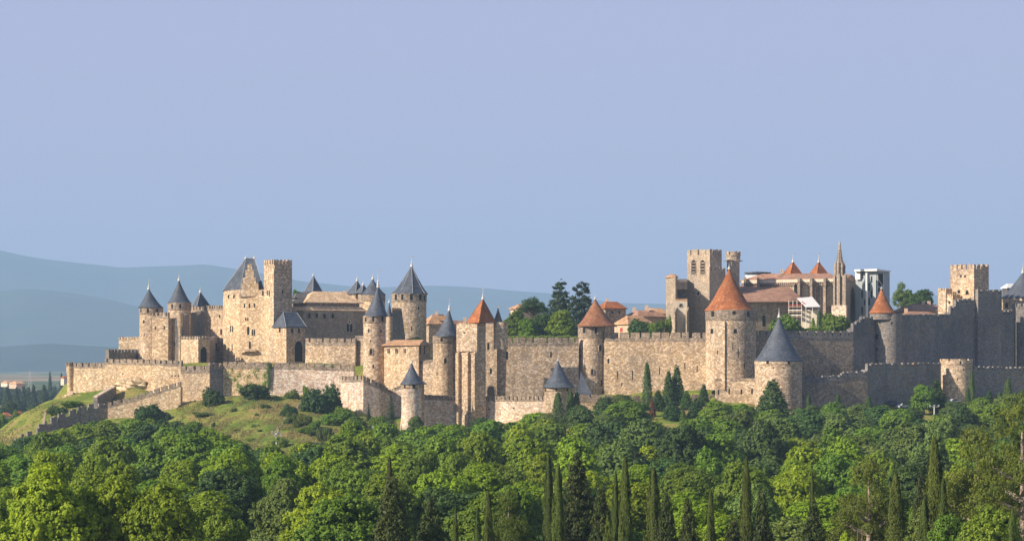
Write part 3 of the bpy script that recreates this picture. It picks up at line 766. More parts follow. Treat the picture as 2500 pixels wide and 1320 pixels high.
# lower roof strip, as a shallow skirt
A, B_, C_, D_ = [Vector(p) for p in pl]
def inset(poly, k):
    cx = sum(p[0] for p in poly) / 4; cy = sum(p[1] for p in poly) / 4
    return [(p[0] + (cx - p[0]) * k, p[1] + (cy - p[1]) * k) for p in poly]
outp, inn = inset(pl, -.035), inset(pl, .12)
ze, zi = Z(756, 770), Z(747, 770)
vs = [(p[0], p[1], ze) for p in outp] + [(p[0], p[1], zi) for p in inn] + [(p[0], p[1], ze - .3) for p in outp]
MB().add(vs, [(i, (i + 1) % 4, 4 + (i + 1) % 4, 4 + i) for i in range(4)] + [(8 + i, 8 + (i + 1) % 4, (i + 1) % 4, i) for i in range(4)] + [(11, 10, 9, 8), (4, 5, 6, 7)]).build('lower_roof', M['tile_hall'], t)
block(t, inset(pl, .16), Z(736, 770), ze, 'grey', name='upper_wall')
mid = lambda a, b: ((a[0] + b[0]) / 2, (a[1] + b[1]) / 2)
ip = inset(pl, .10); m1, m2 = mid(ip[0], ip[1]), mid(ip[2], ip[3])
R1 = Vector((m1[0] * .72 + m2[0] * .28, m1[1] * .72 + m2[1] * .28, Z(714, 792))); R2 = Vector((m1[0] * .2 + m2[0] * .8, m1[1] * .2 + m2[1] * .8, Z(714, 792)))
hip(t, merge_plan(ip, 1), Z(737, 770), [R1, R2], 'tile_hall', .5, 'upper_roof', False)
cm = MB().box((X(842, 790), 790, Z(722, 790)), 1.2, 1.2, 1.6); cm.build('chimney', M['plaster'], t)
# lean-to slate roof between watch tower and hall
t = thing('slate_roof_house', 'dark low slate-roofed wing tucked behind the tall square tower', 'building', W3(740, 800, 790))
pl = plan(712, 722, 780, 792, 20); block(t, pl, Z(726, 792), Z(830, 792), 'dark')
cy = 800; hip(t, merge_plan(pl, 1), Z(726, 792), [Vector((X(724, cy), cy, Z(713, cy))), Vector((X(778, cy + 5), cy + 5, Z(713, cy + 5)))], 'slate_brown', .4)
pyr_tower('slate pyramid roof standing behind the hall left of its chimney', 746, 764, 784, 812, 714, (765, 672), 800, group='castle towers', th=45, fin=10)
pyr_tower('leaning slate roof in the pair behind the hall, left one', 850, 868, 886, 815, 716, (872, 684), 800, group='castle towers', th=45, fin=16)
pyr_tower('tiny slate roof between the pair behind the hall', 874, 884, 898, 812, 714, (887, 694), 800, group='castle towers', th=45, fin=12)
round_tower('round slate cone tower behind the hall partly hidden by the nearer cone tower', 884, 940, 800, 718, 840, ('slate', 680), (), 'tan', group='castle towers', apex=910, fin=14)

curtain('crenellated castle wall in front of the shaded hall', [(746, 742, 825, 890), (868, 735, 825, 890)], 'tan', group='castle walls', period=20.5, par=18, notch=10, gap=4)
curtain('low plain wall stub between the hall and the near cone tower', [(867, 737, 819, 905), (890, 735, 819, 925)], 'tan', group='castle walls', period=60, par=8, notch=2, gap=2)
round_tower('near round castle tower with a tall dark slate cone in front of the hall', 887, 941, 728, 771, 925, ('slate', 697), [(893, 779, 3.5, 11), (911, 779, 4.5, 12), (934, 779, 4.5, 12), (900, 807, 3, 9), (905, 832, 2, 7), (906, 858, 6, 14, True), (911, 894, 3.5, 9), (930, 808, 2.5, 8)], 'brown', group='castle towers', apex=923, over=1, fin=38, eave=(886, 946), batter=1.5, flag=True, arch_s='grey')
round_tower('slim pointed slate turret beside the near castle cone tower', 943, 958, 745, 770, 860, ('slate', 737), (), 'tan', group='castle towers', collar=0, over=1, fin=10)
t = thing('sloping_wall', 'shaded wall with tiled coping sloping down to the large polygonal tower', 'wall', W3(960, 830, 750))
P_ = [P2(957, 750), P2(981, 759), P2(989, 762), P2(989, 764), P2(957, 752)]
MB().prism(P_, [Z(840, 755)] * 5, [Z(757, 750), Z(757, 759), Z(820, 762), Z(820, 764), Z(757, 752)]).build('wall', M['dark'], t)
MB().prism([P2(957, 749), P2(981, 758), P2(981, 761), P2(957, 753)], Z(757, 750) + .01, Z(751, 750)).build('coping', M['tile_pale'], t)
round_tower('large castle tower with a faceted slate roof and wide openings under the eaves', 956, 1041, 778, 717, 835, ('slate', 648, 8, R(12)), [(966, 725, 5, 14), (982, 725, 5, 14), (1004, 725, 6, 14), (1026, 725, 5, 14), (1022, 752, 2.5, 9), (1005, 802, 2.5, 10), (1036, 727, 3, 12)], 'brown', group='castle towers', apex=1005, over=1, fin=22, eave=(953, 1044), flag=True, collar=20)

# low tiled building with pair windows
t = thing('tiled_lodge', 'low stone lodge with a flat orange tiled roof and three paired windows', 'building', W3(940, 930, 716))
pl = [P2(938, 722), P2(1022, 714), P2(1050, 728), P2(962, 738)]
o, b = block(t, pl, Z(842, 716), Z(960, 716), 'tan')
for px in (947, 950.5, 966.5, 970, 986.5, 990): window(t, b, px, 856, 2.6, 11)
for px in (1026, 1036): window(t, b, px, 853, 5, 22, name='porch_opening')
hip(t, pl, Z(841, 716), [Vector((X(962, 726), 727, Z(829, 726))), Vector((X(1034, 722), 723, Z(829, 722)))], 'tile_pale', .6, flash=False)
curtain('descending stair wall below the tiled lodge', [(938, 705, 958, 1000), (962, 703, 945, 1000), (982, 702, 938, 1000)], 'pale', group=G_OUT, period=9, par=9, notch=5, gap=3)
curtain('plain inner wall below the tiled lodge left of the bishop tower', [(1020, 716, 880, 980), (1060, 712, 876, 980)], 'brown', group=G_IN, period=60, par=8, notch=3, gap=3)

# small outer tower with slate cone
t = round_tower('small outer tower with a flared slate cone below the tiled lodge', 980, 1029, 686, 936, 1040, ('slate', 884), [(1010, 943, 6, 9), (988, 943, 4, 7)], 'pale', group='outer towers', apex=1005, fin=14, eave=(977, 1034), batter=3, collar=12, capmat='tan')
round_tower('half-hidden slate turret behind the small flared cone tower', 1012, 1036, 694, 936, 1000, ('slate', 912), (), 'tan', group='outer towers', fin=6, eave=(1000, 1042), apex=1018, collar=0)

curtain('outer wall between the small slate-coned tower and the buttressed square tower', [(1028, 694, 962, 1042), (1122, 699.5, 966, 1042)], 'pale', group=G_OUT, period=8.5, par=13, notch=10, gap=2.5, wins=[(1058, 983, 3, 2.5), (1092, 985, 3, 2.5)])
curtain('pinkish white outer wall right of the buttressed square tower', [(1178, 698.5, 966, 1035), (1330, 692, 966, 1030)], 'pale', group=G_OUT, period=11, par=13, notch=10, gap=2.5, wins=[(1194, 998, 4, 3), (1254, 996, 4, 3)])

round_tower('round tower with a blue slate cone left of the buttressed square tower', 1057, 1108, 712, 820, 965, ('slate', 755), [(1078, 829, 5.5, 9), (1087, 880, 6, 13, True), (1067, 912, 2, 7), (1062, 842, 1.5, 6)], 'tan', group='inner towers', apex=1097, over=1, fin=26, eave=(1057, 1119), flag=True, batter=1)
curtain('narrow wall between the blue-coned round tower and the buttressed square tower', [(1102, 712, 820, 975), (1122, 711, 822, 975)], 'tan', group=G_IN, period=60, par=8, notch=3, gap=3, wins=[(1107, 927, 6, 8)])

# buttressed bishop tower
def bishop():
    d = 695; s = d / F
    t = thing('buttressed_tower', 'tall square tower with long buttresses and an orange pyramid roof straddling both walls', 'tower', W3(1165, 1030, d))
    pl = plan(1117, 1165, 1186, d, 40); pl[0] = P2(1117, 699); pl[2] = P2(1186, 696.6); pl[3] = (pl[0][0] + pl[2][0] - pl[1][0], pl[0][1] + pl[2][1] - pl[1][1])
    A, B, Cc, D = [Vector(p) for p in pl]
    o, b = block(t, pl, Z(796, d), Z(1040, d), 'brown', cren=(9, 2.5, 8, 0), capmat='brown', wins=[(1135, 866, .1, .1)])
    u = (B - A).normalized(); nl = Vector((u.y, -u.x))
    bm = MB()
    # machicolated upper stage, proud
    st = MB(); L_ = (B - A).length
    q = [tuple(A + nl * .55), tuple(B + nl * .55 + u * .35), tuple(B + u * .35 - nl * .2), tuple(A - nl * .2)]
    st.prism(q, Z(857, d), Z(791, d)); st.build('upper_stage', M['brown'], t); bs = st.bvh()
    for f0, f1, dep in ((.0, .15, 1.0), (.47, .62, 1.0), (.86, 1.0, 1.2)):
        p0, p1 = A.lerp(B, f0), A.lerp(B, f1)
        k = MB().prism([tuple(p0 + nl * dep), tuple(p1 + nl * dep), tuple(p1 - nl * .1), tuple(p0 - nl * .1)], Z(1040, d), [Z(862, d)] * 2 + [Z(857, d)] * 2)
        k.build('buttress', M['tan'], t)
    window(t, b, 1138, 905, 5, 15, surround='grey')
    window(t, bs, 1134, 812, 5, 4); window(t, bs, 1128, 872, 2, 6)
    rb = [P2(1178, 711), P2(1213, 710.6), P2(1216, 717), P2(1180, 717)]
    o, b = block(t, rb, Z(797, 710), Z(1000, 710), 'brown', 'rear_stage', cren=(12, 2.5, 8, 0), capmat='brown', pname='rear_battlement')
    for wd in [(1192, 845, 5.5, 17), (1198, 905, 5.5, 13, True)]: window(t, b, *wd[:4], arch=len(wd) > 4)
    window(t, b, 1199, 955, 18, 24, True, name='archway', surround='grey')
    ip = inset(pl, .12); zz = Z(789, d); cx = sum(p[0] for p in ip) / 4; cy = sum(p[1] for p in ip) / 4
    blk = MB().prism(inset(pl, .2), Z(797, d), zz).build('roof_drum', M['brown'], t)
    ap = Vector((X(1179, cy), cy, Z(728, cy)))
    # roof set back on the tower
    ip2 = [(cx + (X(p, cy) - cx), cy + o_) for p, o_ in ((1143, 0), (1170, -4.2), (1207, 0), (1180, 4.2))]
    r = hip(t, ip2, Z(786, cy), [ap, ap], 'tile', .3); finial(r, ap, 24 * s, True)
bishop()
t = round_tower('little stone turret with a pointed pinkish cone right of the orange pyramid roof', 1205, 1240, 700, 786, 826, None, (), 'brown', group='inner towers', collar=0)
cone_roof(t, X(1216, 700), 700.0, 12.5 * 700 / F, Z(786, 700), Z(750, 700), 'slate_brown', 24); finial(t, (X(1216, 700), 700, Z(750, 700)), 10 * 700 / F)

# ------------------------------------------------------------------ middle inner wall and towers
curtain('long sunlit inner wall between the buttressed tower and the orange-coned round tower', [(1208, 712, 824, 975), (1413, 713, 823, 975)], 'brown', group=G_IN, period=17.3, par=20, notch=12, gap=3, wins=[(1238, 867, 5, 19), (1345, 865, 3.5, 14)])
round_tower('round tower with an orange tiled cone at the middle of the inner wall', 1412, 1476, 716.5, 795, 965, ('tile_old', 729), [(1427, 806, 6.5, 14, True), (1455, 806, 6.5, 14, True), (1465, 849, 5, 12, True), (1446, 907, 5, 13, True), (1468, 935, 3, 16), (1418, 868, 2, 8)], 'brown', group='inner towers', apex=1453, fin=12, eave=(1410, 1508), collar=30, arch_s='grey')
curtain('long sunlit inner wall left of the largest orange-coned tower', [(1474, 714, 811, 970), (1600, 712, 811, 970), (1725, 709, 811, 965)], 'tan', group=G_IN, period=26, par=22, notch=14, gap=5.5,
        wins=[(1485, 881, 4, 12), (1508, 915, 2.2, 20), (1544, 915, 2.2, 24), (1610, 905, 2.2, 18), (1518, 938, 2.2, 10), (1672, 893, 2.2, 14), (1702, 900, 2.2, 16), (1625, 930, 2.5, 8)])
t = curtain('lower outer wall emerging from the shrubs right of the slate-capped outer tower', [(1403, 694, 962, 1020), (1512, 696, 964, 1010), (1600, 699, 966, 1000), (1747, 702, 960, 1000)], 'tan', group=G_OUT, period=26, par=18, notch=12, gap=5)
round_tower('outer tower with a wide slate cone beside two cypresses', 1329, 1388, 683, 944, 1030, ('slate', 879), [(1331, 950, 3, 9), (1358, 949, 4, 9), (1385, 950, 3, 9)], 'tan', group='outer towers', apex=1362, over=1, fin=6, eave=(1326, 1404), collar=11, capmat='tan')
t = thing('slate_spire_roof', 'narrow shaded slate roof behind the outer wall right of the wide slate cone', 'roof', W3(1428, 965, 700))
MB().add([W3(1409, 962, 697), W3(1445, 962, 697), W3(1445, 962, 706), W3(1409, 962, 706), W3(1418, 906, 699.5)], [(0, 1, 4), (1, 2, 4), (2, 3, 4), (3, 0, 4), (3, 2, 1, 0)]).build('roof', M['slate'], t)
MB().prism([P2(1411, 697.6), P2(1443, 697.6), P2(1443, 705.5), P2(1411, 705.5)], Z(1000, 700), Z(962.2, 697)).build('wall', M['dark'], t)

round_tower('largest round tower with a tall bright orange tiled cone', 1723, 1846, 703, 757, 925, ('tile', 655), [(1740, 766, 6.5, 13), (1792, 763, 8, 8), (1827, 766, 6, 12), (1738, 808, 6, 12), (1795, 808, 8, 11), (1789, 845, 2, 16), (1802, 862, 2, 20), (1817, 893, 2.2, 14), (1752, 860, 2, 10)], 'brown', group='inner towers', apex=1780, fin=14, eave=(1720, 1841), collar=26, beak=1764)
curtain('low lit outer wall with small loopholes joining the big slate-coned outer tower', [(1746, 697, 923, 1005), (1846, 694, 923, 1005)], 'brown', group=G_OUT, period=70, par=7, notch=2, gap=2, wins=[(1754, 957, 3.5, 13), (1780, 955, 3.5, 13), (1810, 956, 4, 13), (1836, 955, 4, 13)])
round_tower('big outer tower with a broad grey slate cone in front of the shaded walls', 1843, 1958, 684, 880, 1005, ('slate', 772), [(1874, 884, 6, 8), (1926, 884, 6, 9), (1861, 897, 2.5, 3), (1889, 897, 2.5, 3), (1913, 897, 2.5, 3)], 'brown', group='outer towers', apex=1902, over=1.5, fin=22, collar=10, capmat='brown')

# right, shaded side: walls turned away from the sun
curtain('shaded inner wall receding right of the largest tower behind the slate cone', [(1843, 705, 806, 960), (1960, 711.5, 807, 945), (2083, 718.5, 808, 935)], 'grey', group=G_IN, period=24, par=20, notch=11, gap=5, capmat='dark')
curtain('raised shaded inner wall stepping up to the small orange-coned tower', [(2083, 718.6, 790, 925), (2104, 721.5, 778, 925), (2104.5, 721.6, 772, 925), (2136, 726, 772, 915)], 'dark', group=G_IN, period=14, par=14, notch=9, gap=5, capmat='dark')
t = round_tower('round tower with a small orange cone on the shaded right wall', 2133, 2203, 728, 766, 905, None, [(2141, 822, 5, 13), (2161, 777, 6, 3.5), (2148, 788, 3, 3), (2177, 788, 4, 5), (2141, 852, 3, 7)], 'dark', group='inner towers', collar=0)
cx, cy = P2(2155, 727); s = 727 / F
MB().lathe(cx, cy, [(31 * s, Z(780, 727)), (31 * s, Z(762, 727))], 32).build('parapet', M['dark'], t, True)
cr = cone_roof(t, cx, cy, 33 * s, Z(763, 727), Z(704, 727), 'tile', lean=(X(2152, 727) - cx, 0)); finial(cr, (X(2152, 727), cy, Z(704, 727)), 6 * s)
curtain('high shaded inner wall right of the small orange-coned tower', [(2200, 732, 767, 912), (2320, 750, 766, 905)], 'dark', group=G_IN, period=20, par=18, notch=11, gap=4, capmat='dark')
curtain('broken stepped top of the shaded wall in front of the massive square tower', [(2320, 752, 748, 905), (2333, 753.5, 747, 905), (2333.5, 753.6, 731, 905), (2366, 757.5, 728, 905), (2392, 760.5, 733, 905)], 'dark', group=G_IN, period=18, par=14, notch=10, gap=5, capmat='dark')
# massive square tower
t = thing('square_keep', 'massive square tower with ruined crenellated top on the shaded right wall', 'tower', W3(2378, 900, 762))
pl = plan(2320, 2378, 2414, 764, 40)
block(t, pl, Z(657, 764), Z(900, 764), 'brown', cren=(17, 6, 13, 0), capmat='brown', wins=[(2346, 674, 3.5, 5), (2356, 674, 3.5, 5), (2341, 712, 5, 8), (2361, 714, 6, 10, True), (2363, 735, 8, 12, True)])
t = thing('ruined_turret', 'ruined stepped stone turret on the left flank of the massive square tower', 'tower', W3(2305, 770, 768))
pl = plan(2290, 2309, 2325, 768, 40)
block(t, pl, Z(709, 768), Z(800, 768), 'brown', cren=(9, 3, 6, 0), capmat='brown')
pl = plan(2308, 2326, 2345, 766, 40)
block(t, pl, Z(722, 766), Z(800, 766), 'brown', name='lower_stage', cren=(10, 3, 5, 0), capmat='brown', wins=[(2318, 738, 4, 6)])
t = thing('square_tower', 'shaded square tower abutting the right side of the massive square tower', 'tower', W3(2389, 900, 758))
pl = plan(2381, 2388, 2446, 758, 35)
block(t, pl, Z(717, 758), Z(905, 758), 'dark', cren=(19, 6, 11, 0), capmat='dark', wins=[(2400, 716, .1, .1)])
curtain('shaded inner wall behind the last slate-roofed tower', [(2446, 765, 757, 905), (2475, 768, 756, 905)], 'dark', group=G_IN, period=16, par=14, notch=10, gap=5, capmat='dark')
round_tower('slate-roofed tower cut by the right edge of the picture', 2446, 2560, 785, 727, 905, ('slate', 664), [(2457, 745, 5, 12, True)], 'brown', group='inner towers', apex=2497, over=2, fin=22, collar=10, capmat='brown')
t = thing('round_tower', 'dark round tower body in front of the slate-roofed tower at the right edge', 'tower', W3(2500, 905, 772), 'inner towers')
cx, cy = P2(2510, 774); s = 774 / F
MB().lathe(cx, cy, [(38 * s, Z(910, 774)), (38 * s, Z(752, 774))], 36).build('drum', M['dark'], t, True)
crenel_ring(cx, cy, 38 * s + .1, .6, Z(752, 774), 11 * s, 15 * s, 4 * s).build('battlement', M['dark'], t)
# outer wall right
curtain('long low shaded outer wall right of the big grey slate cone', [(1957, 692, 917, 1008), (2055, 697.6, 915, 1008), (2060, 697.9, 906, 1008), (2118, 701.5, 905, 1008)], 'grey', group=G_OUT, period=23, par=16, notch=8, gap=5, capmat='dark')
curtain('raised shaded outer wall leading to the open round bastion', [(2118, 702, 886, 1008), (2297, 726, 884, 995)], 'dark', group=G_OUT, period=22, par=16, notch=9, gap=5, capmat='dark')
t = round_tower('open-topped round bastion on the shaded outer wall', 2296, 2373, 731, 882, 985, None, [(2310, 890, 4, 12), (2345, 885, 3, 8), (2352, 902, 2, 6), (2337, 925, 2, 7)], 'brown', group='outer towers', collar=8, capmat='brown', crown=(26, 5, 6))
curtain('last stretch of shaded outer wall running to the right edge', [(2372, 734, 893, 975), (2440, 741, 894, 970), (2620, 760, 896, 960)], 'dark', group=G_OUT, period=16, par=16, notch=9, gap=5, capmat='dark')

# ------------------------------------------------------------------ basilica
def basilica():
    d = 790; s = d / F
    t = thing('basilica', 'gothic basilica with belfry tower, long tiled nave and a stone spire', 'church', W3(1850, 830, d))
    # belfry
    pl = plan(1677.5, 1733, 1762, d, 50)
    o, b = block(t, pl, Z(622, d), Z(840, d), 'ashlar', 'belfry_wall', cren=(23, 4, 14, 0), capmat='ashlar', pname='belfry_battlement')
    for px in (1694, 1716):
        w_ = window(t, b, px, 652, 10, 33, True, surround='ashlar', name='belfry_window')
        if w_:
            for k in range(4):
                dd = Vector(((px - CX) / F, 1, -(643 + k * 7.5 - HZ) / F)).normalized(); loc, nor, _, _ = b.ray_cast(Vector((0, 0, 0)), dd)
                nor = Vector((nor.x, nor.y, 0)).normalized(); tt = Vector((-nor.y, nor.x, 0)); c_ = loc + nor * .12
                MB().add([c_ - tt * .62, c_ + tt * .62, c_ + tt * .62 + Vector((0, 0, .35)) - nor * .05, c_ - tt * .62 + Vector((0, 0, .35)) - nor * .05], [(0, 1, 2, 3)]).build('louvre', M['grey'], w_)
    window(t, b, 1705, 716, 6, 7, True, surround='pale', name='oculus')
    pl2 = plan(1690, 1736, 1771, d - 1.2, 50)
    pl2 = [P2(1732, 786), P2(1770, 789), P2(1771, 800), P2(1734, 800)]
    block(t, pl2, Z(661, 788), Z(840, 788), 'ashlar', 'nave_front', cren=(12, 5, 9, 0), capmat='ashlar', pname='front_battlement')
    # left buttress block with a little roof
    pl = plan(1626, 1649, 1676, d - 3, 45)
    pA = [P2(1626, 787), P2(1649, 784), P2(1654, 790), P2(1630, 793)]
    block(t, pA, Z(675, 787), Z(840, 787), 'ashlar', 'buttress_tower')
    hip(t, pA, Z(675, 787), [W3(1638, 669, 788), W3(1647, 669, 789)], 'tile_pale', .3, 'buttress_roof', False)
    MB().prism([P2(1650, 788), P2(1678, 790), P2(1678, 794), P2(1652, 794)], Z(706, 790), Z(688, 790)).build('arch_link', M['ashlar'], t)
    MB().prism([P2(1654, 793), P2(1678, 793), P2(1678, 797), P2(1654, 797)], Z(840, 790), Z(680, 790)).build('recess_wall', M['dark'], t)
    lb = [P2(1648, 783), P2(1678, 783), P2(1678, 792), P2(1650, 792)]
    o, b = block(t, lb, Z(735, 785), Z(840, 785), 'plaster_w', 'aisle_front', wins=())
    window(t, b, 1662, 745, 5, 6, True, name='oculus', surround='grey')
    MB().prism(lb, Z(735, 785) + .003, [Z(731, 785), Z(731, 785), Z(726, 785), Z(726, 785)]).build('aisle_front_roof', M['tile_pale'], t)
    for px in (1645, 1674):
        MB().prism([P2(px, 779), P2(px + 3, 778.5), P2(px + 8, 783), P2(px + 1, 784)], Z(840, 780), [Z(762, 780), Z(762, 780), Z(749, 780), Z(749, 780)]).build('buttress', M['grey'], t)
    # stair turret, octagonal with crown
    cx, cy = P2(1790, 800); q = 800 / F
    MB().lathe(cx, cy, [(16.5 * q, Z(800, 800)), (16.5 * q, Z(640, 800)), (18 * q, Z(636, 800)), (18 * q, Z(625, 800))], 8, R(20)).build('stair_turret', M['ashlar'], t)
    crenel_ring(cx, cy, 18.2 * q, .5, Z(625, 800), 11 * q, 12 * q, 4 * q).build('turret_crown', M['ashlar'], t)
    g = MB()
    for a in (20, 160, 250, 300): g.tube([(cx + 17 * q * math.cos(R(a)), cy + 17 * q * math.sin(R(a)), Z(637, 800)), (cx + 25 * q * math.cos(R(a)), cy + 25 * q * math.sin(R(a)), Z(636, 800))], [.22, .12], 6)
    g.build('gargoyle', M['grey'], t)
    bt = MB().lathe(cx, cy, [(16.7 * q, Z(640, 800)), (16.7 * q, Z(639, 800))], 8, R(20)).bvh()
    # nave
    nv = [P2(1812, 812), P2(2040, 796), P2(2040, 815), P2(1812, 830)]
    o, b = block(t, nv, Z(690, 805), Z(840, 800), 'ashlar', 'nave_wall')
    hip(t, nv, Z(682, 805), [W3(1862, 668, 815), W3(2028, 667, 806)], 'tile_pink', .5, 'nave_roof', False)
    MB().prism([P2(1810, 811), P2(2040, 795), P2(2040, 816), P2(1810, 831)], Z(690, 805) + .003, Z(682.5, 805)).build('cornice', M['plaster_w'], t)
    co2 = MB()
    for k in range(44):   # corbel table under the cornice
        f = (k + .5) / 44; px = 1812 + 228 * f; dd = 811 - 16 * f
        co2.box((X(px, dd), dd - .25, Z(694, dd)), .22, .5, .45)
    co2.build('corbel_table', M['pale'], t)
    for px in (1819, 1851, 1950, 1980, 2013):
        dd = 811 - 16 * (px - 1812) / 228 - 1.2
        mb = MB().prism([P2(px - 3, dd - 1.6), P2(px + 3, dd - 1.9), P2(px + 3, dd + 1.6), P2(px - 3, dd + 1.9)], Z(780 if px > 1900 else 710, dd), [Z(682, dd)] * 2 + [Z(675, dd)] * 2)
        mb.build('buttress', M['grey'], t)
    for px in (1965, 1997, 2026): window(t, b, px, 722, 10, 46, True, surround='pale', mat='plaster_w' if px != 1997 else 'grey')
    window(t, b, 1943, 712, 8, 40, True, surround='pale')
    # side aisle, long weathered roof and shaded wall
    ai = [P2(1790, 776), P2(1932, 784), P2(1945, 806), P2(1800, 812)]
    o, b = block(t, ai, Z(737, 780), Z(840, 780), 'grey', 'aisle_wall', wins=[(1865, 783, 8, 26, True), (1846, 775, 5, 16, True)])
    vs = [W3(1788, 736, 775), W3(1932, 735, 781), W3(1968, 737, 786), W3(1925, 699, 806), W3(1800, 697, 811)]
    MB().add(vs + [v - Vector((0, 0, .3)) for v in vs], [(0, 1, 3, 4), (1, 2, 3), (5, 6, 1, 0), (6, 7, 2, 1), (9, 8, 7, 6, 5)]).build('aisle_roof', M['tile_pink'], t)
    ab = MB().prism([P2(1930, 784), P2(1966, 788), P2(1966, 800), P2(1932, 803)], Z(840, 785), Z(737.5, 785)); ab.build('chapel_wall', M['grey'], t)
    # transept and spire
    tp = [P2(2030, 786), P2(2064, 784), P2(2097, 803), P2(2062, 812)]
    o, b = block(t, [P2(2034, 787), P2(2064, 784), P2(2068, 792), P2(2038, 794)], Z(672, 786), Z(840, 786), 'ashlar', 'spire_tower', wins=[(2049, 702, 3, 12)])
    MB().prism([P2(2030, 785.2), P2(2066, 782.4), P2(2070, 790), P2(2034, 793.5)], Z(840, 785), Z(745, 785)).build('spire_tower_base', M['pale'], t)
    for px, d_ in ((2036.5, 786), (2048.5, 784.5), (2062.5, 783)):
        MB().prism([P2(px - 2, d_), P2(px + 2, d_ - .2), P2(px + 2, d_ + 1.5), P2(px - 2, d_ + 1.5)], Z(745, 785), [Z(672, 785)] * 2 + [Z(668, 785)] * 2).build('pilaster', M['ashlar'], t)
    tr = [P2(2066, 790), P2(2097, 812), P2(2085, 822), P2(2050, 805)]
    o, b = block(t, tr, Z(690, 792), Z(840, 792), 'ashlar', 'transept_wall')
    window(t, b, 2081, 738, 25, 66, True, surround='grey', name='rose_window')
    MB().prism([P2(2064.5, 789), P2(2098, 812), P2(2085, 824), P2(2050, 806)], Z(690, 792) + .004, Z(681, 792)).build('transept_cornice', M['grey'], t)
    hip(t, tr, Z(681, 792) + .01, [W3(2062, 668, 806), W3(2080, 670, 812)], 'tile_pale', .2, 'transept_roof', False)
    cx, cy = P2(2050, 789); q = 789 / F
    pn = MB()
    for a in range(8):
        an = R(22.5 + 45 * a); x, y = cx + 11.5 * q * math.cos(an), cy + 11.5 * q * math.sin(an)
        z = Z(672, 789); pn = MB()
        pn.lathe(x, y, [(.38, z), (.36, z + 18 * q), (.45, z + 19 * q), (.42, z + 21 * q), (.05, z + 33 * q)], 6); pn.build('pinnacle', M['ashlar'], t)
    lan = MB()
    for a in range(8):
        an = R(45 * a); x, y = cx + 8.5 * q * math.cos(an), cy + 8.5 * q * math.sin(an)
        lan.box((x, y, Z(672, 789)), .34, .34, 22 * q, an)
    lan.build('lantern', M['ashlar'], t)
    sp = MB().lathe(cx, cy, [(10.5 * q, Z(652, 789)), (10.5 * q, Z(649, 789)), (9 * q, Z(646, 789)), (4.5 * q, Z(618, 789)), (.35, Z(594, 789)), (.05, Z(588, 789))], 8, R(22.5))
    so_ = sp.build('spire', M['ashlar'], t)
    ck = MB()
    for a in range(8):
        an = R(22.5 + 45 * a)
        for k in range(9):
            f = k / 9; rr = (9.2 * (1 - f) + .6) * q; z = Z(646, 789) + f * 50 * q
            ck.lathe(cx + rr * math.cos(an), cy + rr * math.sin(an), [(.05, z - .2), (.2, z), (.05, z + .22)], 5)
    ck.build('crocket', M['grey'], so_)
    # chimney stub on the nave
    MB().box((X(1909, 812), 812, Z(669, 812)), .9, .9, 1.6).build('chimney', M['pale'], t)
basilica()
pyr_tower('orange pyramid roof behind the basilica nave, left of two', 1912, 1930, 1957, 850, 672, (1936, 638), 800, rm='tile', group='gate towers behind the basilica', fin=20, flag=True, th=35)
pyr_tower('orange pyramid roof behind the basilica nave, right of two', 1977, 1995, 2021, 850, 672, (1999, 638), 800, rm='tile', group='gate towers behind the basilica', fin=20, flag=True, th=35)

